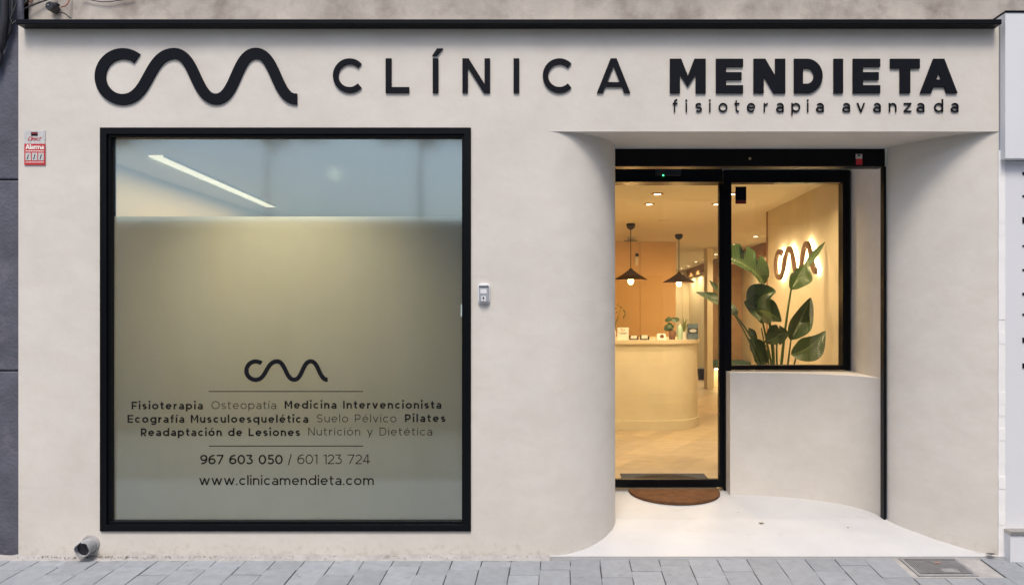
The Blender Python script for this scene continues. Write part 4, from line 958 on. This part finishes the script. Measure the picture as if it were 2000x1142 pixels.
zb_ = CAMZ-(718-CY)*15.5/F
MB().lathe((a.x,a.y,ZF),[(0,0),(.11,0),(.14,zb_-ZF-.04)],18).build('body', M['cable'], bn, smooth=True)
MB().lathe((a.x,a.y,ZF),[(.15,zb_-ZF-.04),(.15,zb_-ZF-.01),(.1,zb_-ZF),(0,zb_-ZF)],18).build('lid', M['cable'], bn, smooth=True)
# ------------------------------------------------------------------ lamps
WARM = (1.0,.735,.42)
def lamp(name, loc, kind, e, col, size, parent, rot=None, spot=None):
    l = bpy.data.lights.new(name, kind); l.energy = e; l.color = col
    if kind == 'SPOT': l.spot_size = R(spot or 120); l.spot_blend = .7; l.shadow_soft_size = size
    elif kind == 'POINT': l.shadow_soft_size = size
    elif kind == 'AREA': l.shape = 'RECTANGLE'; l.size, l.size_y = size
    o = bpy.data.objects.new(name, l); COL.objects.link(o)
    if parent is not None: o.parent = parent; o.location = Vector(loc)-WORLD[parent]
    else: o.location = loc
    if rot: o.rotation_euler = rot
    WORLD[o] = Vector(loc); return o
for i, (px, yc1, ys0, ys1, d, lab) in enumerate(((1232,437,527,547,9.9,'dark woven cone pendant lamp with bare bulb, the nearer one at left'),(1326,458,534,552,11.2,'dark woven cone pendant lamp with bare bulb, the farther one at right'))):
    a = P(px,yc1,d); k = d/F; x, y = a.x, a.y
    pd = thing('pendant_lamp', (x,y,P(px,ys1,d).z), lab, 'pendant lamp', 'pendant lamps over the desk')
    MB().lathe((x,y,ZC),[(0,-.085),(.02,-.083),(.055,-.055),(.062,-.02),(.058,-.001)],20).build('canopy', M['cable'], pd, smooth=True)
    z0, z1 = P(px,ys1,d).z, P(px,ys0,d).z
    MB().tube([(x,y,ZC-.08),(x,y,z1)],.006,6).build('cord', M['cable'], pd)
    rr = (32.5 if i == 0 else 31)*k
    MB().lathe((x,y,z0),[(.022,z1-z0+.02),(.028,z1-z0),(rr*.55,(z1-z0)*.5),(rr*.97,.012),(rr,0),(rr*.96,.004),(rr*.53,(z1-z0)*.46),(.02,z1-z0-.01)],36).build('shade', M['rattan'], pd, smooth=True, angle=60)
    MB().lathe((x,y,z0-.01),[(0,-.052),(.022,-.047),(.039,-.02),(.042,.0),(.035,.025),(.018,.05),(.015,.085)],18).build('bulb', M['bulb'], pd, smooth=True)
    lamp('bulb_light', (x,y,z0-.10), 'POINT', 14, (1,.55,.20), .06, pd)
spots = [(1284,378),(1268,398),(1400,398),(1429,378),(1476,461),(1436,476),(1398,496),(1377,504),(1359,511),(1345,519),(1331,525),(1500,341)]  # the last spot is unseen, added to brighten the plant leaves
sl = ['nearest of the recessed ceiling spotlights, above the door glass','recessed ceiling spotlight just left of and behind the nearest one','recessed ceiling spotlight beside the door stile, in the second row',
      'recessed ceiling spotlight at the upper left corner of the side window','recessed corridor spotlight nearest the logo wall','recessed corridor spotlight second from the logo wall','recessed corridor spotlight by the door stile above the leaf tip',
      'recessed corridor spotlight fourth from the logo wall','recessed corridor spotlight fifth from the logo wall','recessed corridor spotlight second from the far end','recessed corridor spotlight at the far end, smallest of all','added unseen ceiling spotlight above the tall plant, hidden behind the window head']
proto = None
for (px, py), lab in zip(spots, sl):
    d = 1.25*F/(CY-py); x, y = (px-CX)*d/F, d-D0
    if d > 19.5: d = 19.3; x, y = (px-CX)*d/F, d-D0
    if proto is None:
        proto = s_ = thing('ceiling_spotlight', (x,y,ZC), lab, 'spotlight', 'recessed spotlights in the ceiling')
        MB().lathe((x,y,ZC),[(.040,-.003),(.044,-.012),(.062,-.006),(.064,-.001)],24).build('trim_ring', M['wood'], s_, smooth=True)
        MB().lathe((x,y,ZC),[(0,-.010),(.034,-.009),(.040,-.003)],20).build('lens', M['spot'], s_, smooth=True)
        lamp('spot_light', (x,y,ZC-.03), 'SPOT', 40, WARM, .04, s_, (0,0,0), 150)
    else:
        s_ = copy_tree(proto, None, Vector((x,y,ZC))-WORLD[proto]); tag(s_, lab)
# ceiling discs (speakers / detector)
for i, (px, py, lab) in enumerate(((1300,431,'flat round ceiling grille above and between the two pendant lamps'),(1350,490,'flat round ceiling grille right of the farther pendant cord'))):
    d = 1.25*F/(CY-py); x, y = (px-CX)*d/F, d-D0
    tag(MB().lathe((x,y,ZC),[(0,-.010),(.09,-.010),(.10,-.002)],28).build('ceiling_grille', M['ceil'], smooth=True), lab, 'ceiling grille', 'flat grilles in the ceiling')
d = 11.6; x, y = (1232-CX)*d/F, d-D0
dtc = thing('smoke_detector', (x,y,ZC-.06), 'small smoke detector on the ceiling behind the nearer pendant cord', 'smoke detector')
MB().lathe((x,y,ZC),[(0,-.06),(.05,-.055),(.06,-.03),(.06,-.001)],20).build('body', M['paper'], dtc, smooth=True)
MB().lathe((x,y,ZC),[(.0,-.064),(.115,-.062),(.115,-.057),(.0,-.057)],20).build('vane', M['pot'], dtc)
# ------------------------------------------------------------------ backlit logo on the reception wall
lg = thing('backlit_logo', (RX-.03,2.6+.7,1.9), 'bronze wave monogram with warm halo light on the reception side wall', 'sign')
pts, wd = logo_path(0,1,0,.283)
Lw = 1.35; yfar = 8.33-D0; zt0 = CAMZ+(CY-487)*8.2/F
def lpt(u, v): return (yfar-u*Lw, zt0-(v-.0)*Lw*.92)
mb = MB(); mh = MB()
for q in ribbon(pts, wd*.92):
    f_ = [(RX-.055, *lpt(u,v)) for u,v in q]; b_ = [(RX-.030, *lpt(u,v)) for u,v in q]
    mb.add(f_+b_, [(0,1,2,3),(7,6,5,4)]+[(i,i+4,(i+1)%4+4,(i+1)%4) for i in range(4)])
for q in ribbon(pts, wd*.62): mh.poly([(RX-.0285, *lpt(u,v)) for u,v in q])
mb.build('letterform', M['bronze'], lg); mh.build('halo_strip', M['halo'], lg)
# ------------------------------------------------------------------ bird of paradise plant
pt = thing('strelitzia_plant', P(1520,760,6.5), 'tall bird of paradise plant with broad dark green leaves behind the side window', 'plant')
pt.location.z = ZF; WORLD[pt] = Vector(pt.location); bx0, by0 = pt.location.x, pt.location.y
MB().lathe((bx0,by0,ZF),[(0,0),(.15,0),(.19,.40),(.17,.41),(.165,.36),(0,.355)],28).build('pot', M['pot'], pt, smooth=True)
MB().lathe((bx0,by0,ZF),[(0,.37),(.164,.365)],20).build('soil', M['soil'], pt)
random.seed(5)
def bez(p, t): return (1-t)**2*p[0]+2*t*(1-t)*p[1]+t*t*p[2]
def leaf(base, ctrl, tip, wpx, d0, d1, tilt=0, fold=.25, slits=(), asym=1.0, wob=.06):
    tilt = -tilt if tip[0] > base[0] else tilt
    dm = (d0+d1)/2; ps = [P(*base,d0),P(*ctrl,dm),P(*tip,d1)]
    nu, nv = 26, 5; mb = MB(); uv = []; W_ = wpx*dm/F/2
    cols = []
    for i in range(nu+1):
        t = i/nu; p = bez(ps,t); tg_ = (bez(ps,min(1,t+.02))-bez(ps,max(0,t-.02))).normalized()
        side = Vector((0,1,0)).cross(tg_); side = side.normalized() if side.length > 1e-3 else Vector((1,0,0))
        nrm = tg_.cross(side).normalized()
        s_ = side*math.cos(R(tilt))+nrm*math.sin(R(tilt)); n_ = tg_.cross(s_).normalized()
        if n_.y > 0: n_ = -n_
        prof = (math.sin(math.pi*min(1,(t*.95+.025))**.76))**.98 if 0 < t < 1 else .02
        row = []
        for j in range(-nv, nv+1):
            s = j/nv; k_ = prof*W_*(asym if s > 0 else 1/asym)
            e_ = 1+wob*math.sin(9*t+3*s+wpx)*abs(s)
            for ts, sd_, dp_ in slits:
                if sd_*s > .35 and abs(t-ts) < .025: e_ *= 1-dp_*(abs(s)-.35)
            q = p+s_*s*k_*e_ + n_*(fold*abs(s)**1.3*k_ + .10*k_*math.sin(7*t+2*s)*abs(s))
            mb.v.append(tuple(q)); uv.append((t,s))
        cols.append(row)
    m_ = 2*nv+1
    for i in range(nu):
        for j in range(m_-1): mb.f.append((i*m_+j,i*m_+j+1,(i+1)*m_+j+1,(i+1)*m_+j)); mb.m.append(0)
    mb.uv = uv; return mb.build('leaf', M['leaf'], pt, smooth=True, angle=0)
def stem(px0, px1, px2, d0, d1, r=.011):
    ps = [P(*px0,d0),P(*px1,(d0+d1)/2),P(*px2,d1)]; st_ = Vector((bx0+(ps[0].x-bx0)*.5, by0, ZF+.36))
    pts_ = [st_]+[bez(ps,i/10) for i in range(11)]
    MB().tube(pts_, [r*1.3]+[r*(1.2-.5*i/10) for i in range(11)], 8).build('stem', M['stem'], pt, smooth=True)
DLf = 6.5
leaf((1494,556),(1466,512),(1399,497),80,DLf,DLf-.15,46,.30,((.35,1,.8),(.6,1,.7),(.5,-1,.5)),1.25)
stem((1512,735),(1508,640),(1488,552),DLf,DLf)
leaf((1440,618),(1405,590),(1359,571),44,DLf+.1,DLf+.2,52,.3,(),1.1)
stem((1500,735),(1480,670),(1438,616),DLf,DLf+.1,.010)
leaf((1418,580),(1400,566),(1385,547),16,DLf+.3,DLf+.4,30,.3)
leaf((1506,612),(1478,606),(1453,590),74,DLf-.1,DLf-.2,34,.25,((.5,-1,.6),),1.0)
leaf((1466,604),(1490,570),(1516,570),58,DLf-.12,DLf-.2,38,.25,(),1.0)
leaf((1470,604),(1500,605),(1526,628),50,DLf+.05,DLf,10,.2,((.6,1,.6),),1.0)
stem((1512,735),(1500,680),(1484,600),DLf+.02,DLf-.1,.010)
stem((1510,735),(1516,680),(1500,610),DLf+.06,DLf,.009)
leaf((1545,566),(1560,535),(1575,515),38,DLf+.15,DLf+.2,30,.35,((.5,-1,.7),),1.5)
leaf((1568,532),(1588,498),(1612,472),17,DLf+.18,DLf+.35,50,.35,(),1.2)
stem((1524,735),(1532,640),(1546,560),DLf+.05,DLf+.15,.012)
leaf((1543,664),(1565,625),(1583,581),40,DLf+.15,DLf+.25,25,.5,(),1.3)
stem((1536,735),(1540,700),(1546,655),DLf+.1,DLf+.15,.009)
leaf((1545,692),(1580,688),(1612,646),50,DLf+.05,DLf+.1,30,.35,(),1.25)
stem((1548,735),(1550,715),(1556,690),DLf+.05,DLf+.05,.009)
leaf((1497,660),(1520,652),(1541,650),40,DLf-.15,DLf-.1,10,.3,((.35,1,.9),(.55,-1,.8)),1.0)
leaf((1520,655),(1505,665),(1493,668),26,DLf-.16,DLf-.2,15,.3)
stem((1520,735),(1515,700),(1518,655),DLf-.05,DLf-.12,.009)
leaf((1490,715),(1478,680),(1464,662),48,DLf+.1,DLf+.1,30,.25,((.4,1,.5),),1.1)
leaf((1475,668),(1468,650),(1462,640),18,DLf+.15,DLf+.15,20,.3)
stem((1492,735),(1470,670),(1433,612),DLf-.1,DLf-.15,.008)
stem((1503,735),(1490,690),(1462,640),DLf+.1,DLf+.1,.008)
stem((1508,735),(1498,700),(1487,640),DLf+.12,DLf+.12,.008)
# ------------------------------------------------------------------ treatment room behind the display window
ZR = CAMZ+1.127
def rp(name, pts, m): return struct(MB().poly(pts), name, m)
M['room'] = mat('room_paint', (.72,.70,.66), .85, var=.03, vscale=1)
M['room_warm'] = mat('room_warm_wall', (.62,.52,.36), .85, var=.03, vscale=1)
rp('ceiling', [(-3.32,.10,ZR),(-3.32,4.4,ZR),(.0,4.4,ZR),(.0,.10,ZR)], M['room'])
rp('wall_back', [(-3.32,4.39,0),(.0,4.39,0),(.0,4.39,ZR+.1),(-3.32,4.39,ZR+.1)], M['room_warm'])
rp('wall_left', [(-3.31,.10,0),(-3.31,4.4,0),(-3.31,4.4,ZR+.1),(-3.31,.10,ZR+.1)], M['room_warm'])
rp('wall_right', [(-.01,.10,0),(-.01,4.4,0),(-.01,4.4,ZR+.1),(-.01,.10,ZR+.1)], M['room_warm'])
rp('floor', [(-3.32,.10,.1),(.0,.10,.1),(.0,4.4,.1),(-3.32,4.4,.1)], mat('rubber_floor',(.07,.08,.085),.7))
mb = MB(); mb.box(-3.32,a_:=WX0-.001,.141,.16,0,ZR+.1); mb.box(WX1+.001,.0,.141,.16,0,ZR+.1); mb.box(WX0-.001,WX1+.001,.141,.16,0,WZ0); mb.box(WX0-.001,WX1+.001,.141,.16,WZ1,ZR+.3); struct(mb,'wall_front',M['room'])
led = thing('ceiling_light_strip', (-2.9,1.8,ZR), 'bright diagonal ceiling light line seen through the clear top of the display window', 'ceiling light')
def skew(mb): mb.v = [(x+.06-(y-.6)*.055, y, z) for x,y,z in mb.v]; return mb
mb = MB(); mb.box(-2.95,-2.85,.6,3.0,ZR-.010,ZR-.001); skew(mb).build('diffuser', M['led'], led)
mb = MB(); mb.box(-2.965,-2.952,.6,3.0,ZR-.014,ZR-.001); mb.box(-2.848,-2.835,.6,3.0,ZR-.014,ZR-.001); skew(mb).build('channel', M['room'], led)
lamp('strip_light', (-2.9,1.8,ZR-.02), 'AREA', 10, (1,.74,.42), (.06,2.4), led)
dl = thing('added_downlight', (-1.75,1.15,ZR), 'small ceiling lamp added to warm the frosted film, faint in the clear window top', 'spotlight')  # added lamp without a known source, makes the warm glow on the film
MB().lathe((-1.75,1.15,ZR),[(.0,-.004),(.03,-.004),(.035,-.001)],16).build('lens', M['room'], dl)
l_ = lamp('film_glow_light', (-1.75,1.15,ZR-.02), 'SPOT', 62, (1,.80,.48), .012, dl, (R(-45),0,R(4)), 88); l_.data.spot_blend = 1.0
# ------------------------------------------------------------------ the other side of the street (seen as reflections in the glass)
zt2 = 3.15
def opposite(x0, x1, h, label):
    ob = thing('opposite_building', ((x0+x1)/2,-9,zr), label, 'building')
    mb = MB(); mb.box(x0,x1,-17,-9,zr,h); mb.build('wall', M['opp'] if h < 4 else M['opp_warm'], ob)
    mb = MB(); mb.box(x0-.05,x1+.05,-17.1,-8.9,h+.001,h+.12); mb.build('coping', M['conc'], ob)
    n = int((x1-x0)/3.2)
    for i in range(n):
        x = x0+(x1-x0)*(i+.5)/n
        for f in range(int((h-.4)/3)):
            if h < 4: break
            z = zr+.7+3*f; mb = MB(); mb.box(x-.75,x+.75,-9.03,-8.99,z,z+1.9); mb.build('window', M['opp_dark'], ob)
    return ob
opposite(-16.9, -.3, zt2, 'low rendered building across the street, reflected under the sky in the display window')
opposite(-.2, 28, 7.5, 'tall rendered building across the street facing the entrance')
opposite(-45, -17, 7.5, 'tall rendered building across the street beyond the low one')
M['oleaf'] = mat('street_tree_leaf', (.05,.075,.03), .7, var=.3, vscale=3)
M['bark'] = mat('bark', (.30,.29,.27), .9, var=.3, vscale=12)
random.seed(3)
for x, y, h, lab in ((-22,-30,14.2,'leafy street tree behind the low opposite building, at its far end'),(-14.3,-31,14.6,'leafy street tree behind the middle of the low opposite building'),(-6.6,-30,14.2,'leafy street tree behind the low opposite building, beside the tall one')):
    tr = thing('street_tree', (x,y,zr), lab, 'tree', 'street trees across the road')
    mb = MB(); mb.tube([(x,y,zr),(x+.1,y,3),(x,y+.1,8.5),(x+.2,y,12)],[.09,.08,.06,.03],8)
    for k in range(5):
        a = k*1.26; mb.tube([(x,y,9.4+.4*k),(x+2.4*math.cos(a),y+2.4*math.sin(a),11+.4*k)],[.07,.02],6)
    mb.build('trunk', M['bark'], tr)
    mb = MB()
    for c in range(130):
        a, e_, r_ = random.uniform(0,6.28), random.uniform(-1,1), random.uniform(.4,1)**.5
        q = Vector((x+4.4*r_*math.cos(a)*math.sqrt(1-e_*e_), y+3.2*r_*math.sin(a)*math.sqrt(1-e_*e_), h-2.0+2.4*r_*e_))
        for l in range(45):
            p = q+Vector((random.gauss(0,.33),random.gauss(0,.33),random.gauss(0,.25))); u = Vector((random.gauss(0,1),random.gauss(0,1),random.gauss(0,1))).normalized()*.16; v = Vector((random.gauss(0,1),random.gauss(0,1),random.gauss(0,1))).normalized()*.11
            mb.add([p-u,p+v,p+u,p-v],[(0,1,2,3)])
    mb.build('crown', M['oleaf'], tr)
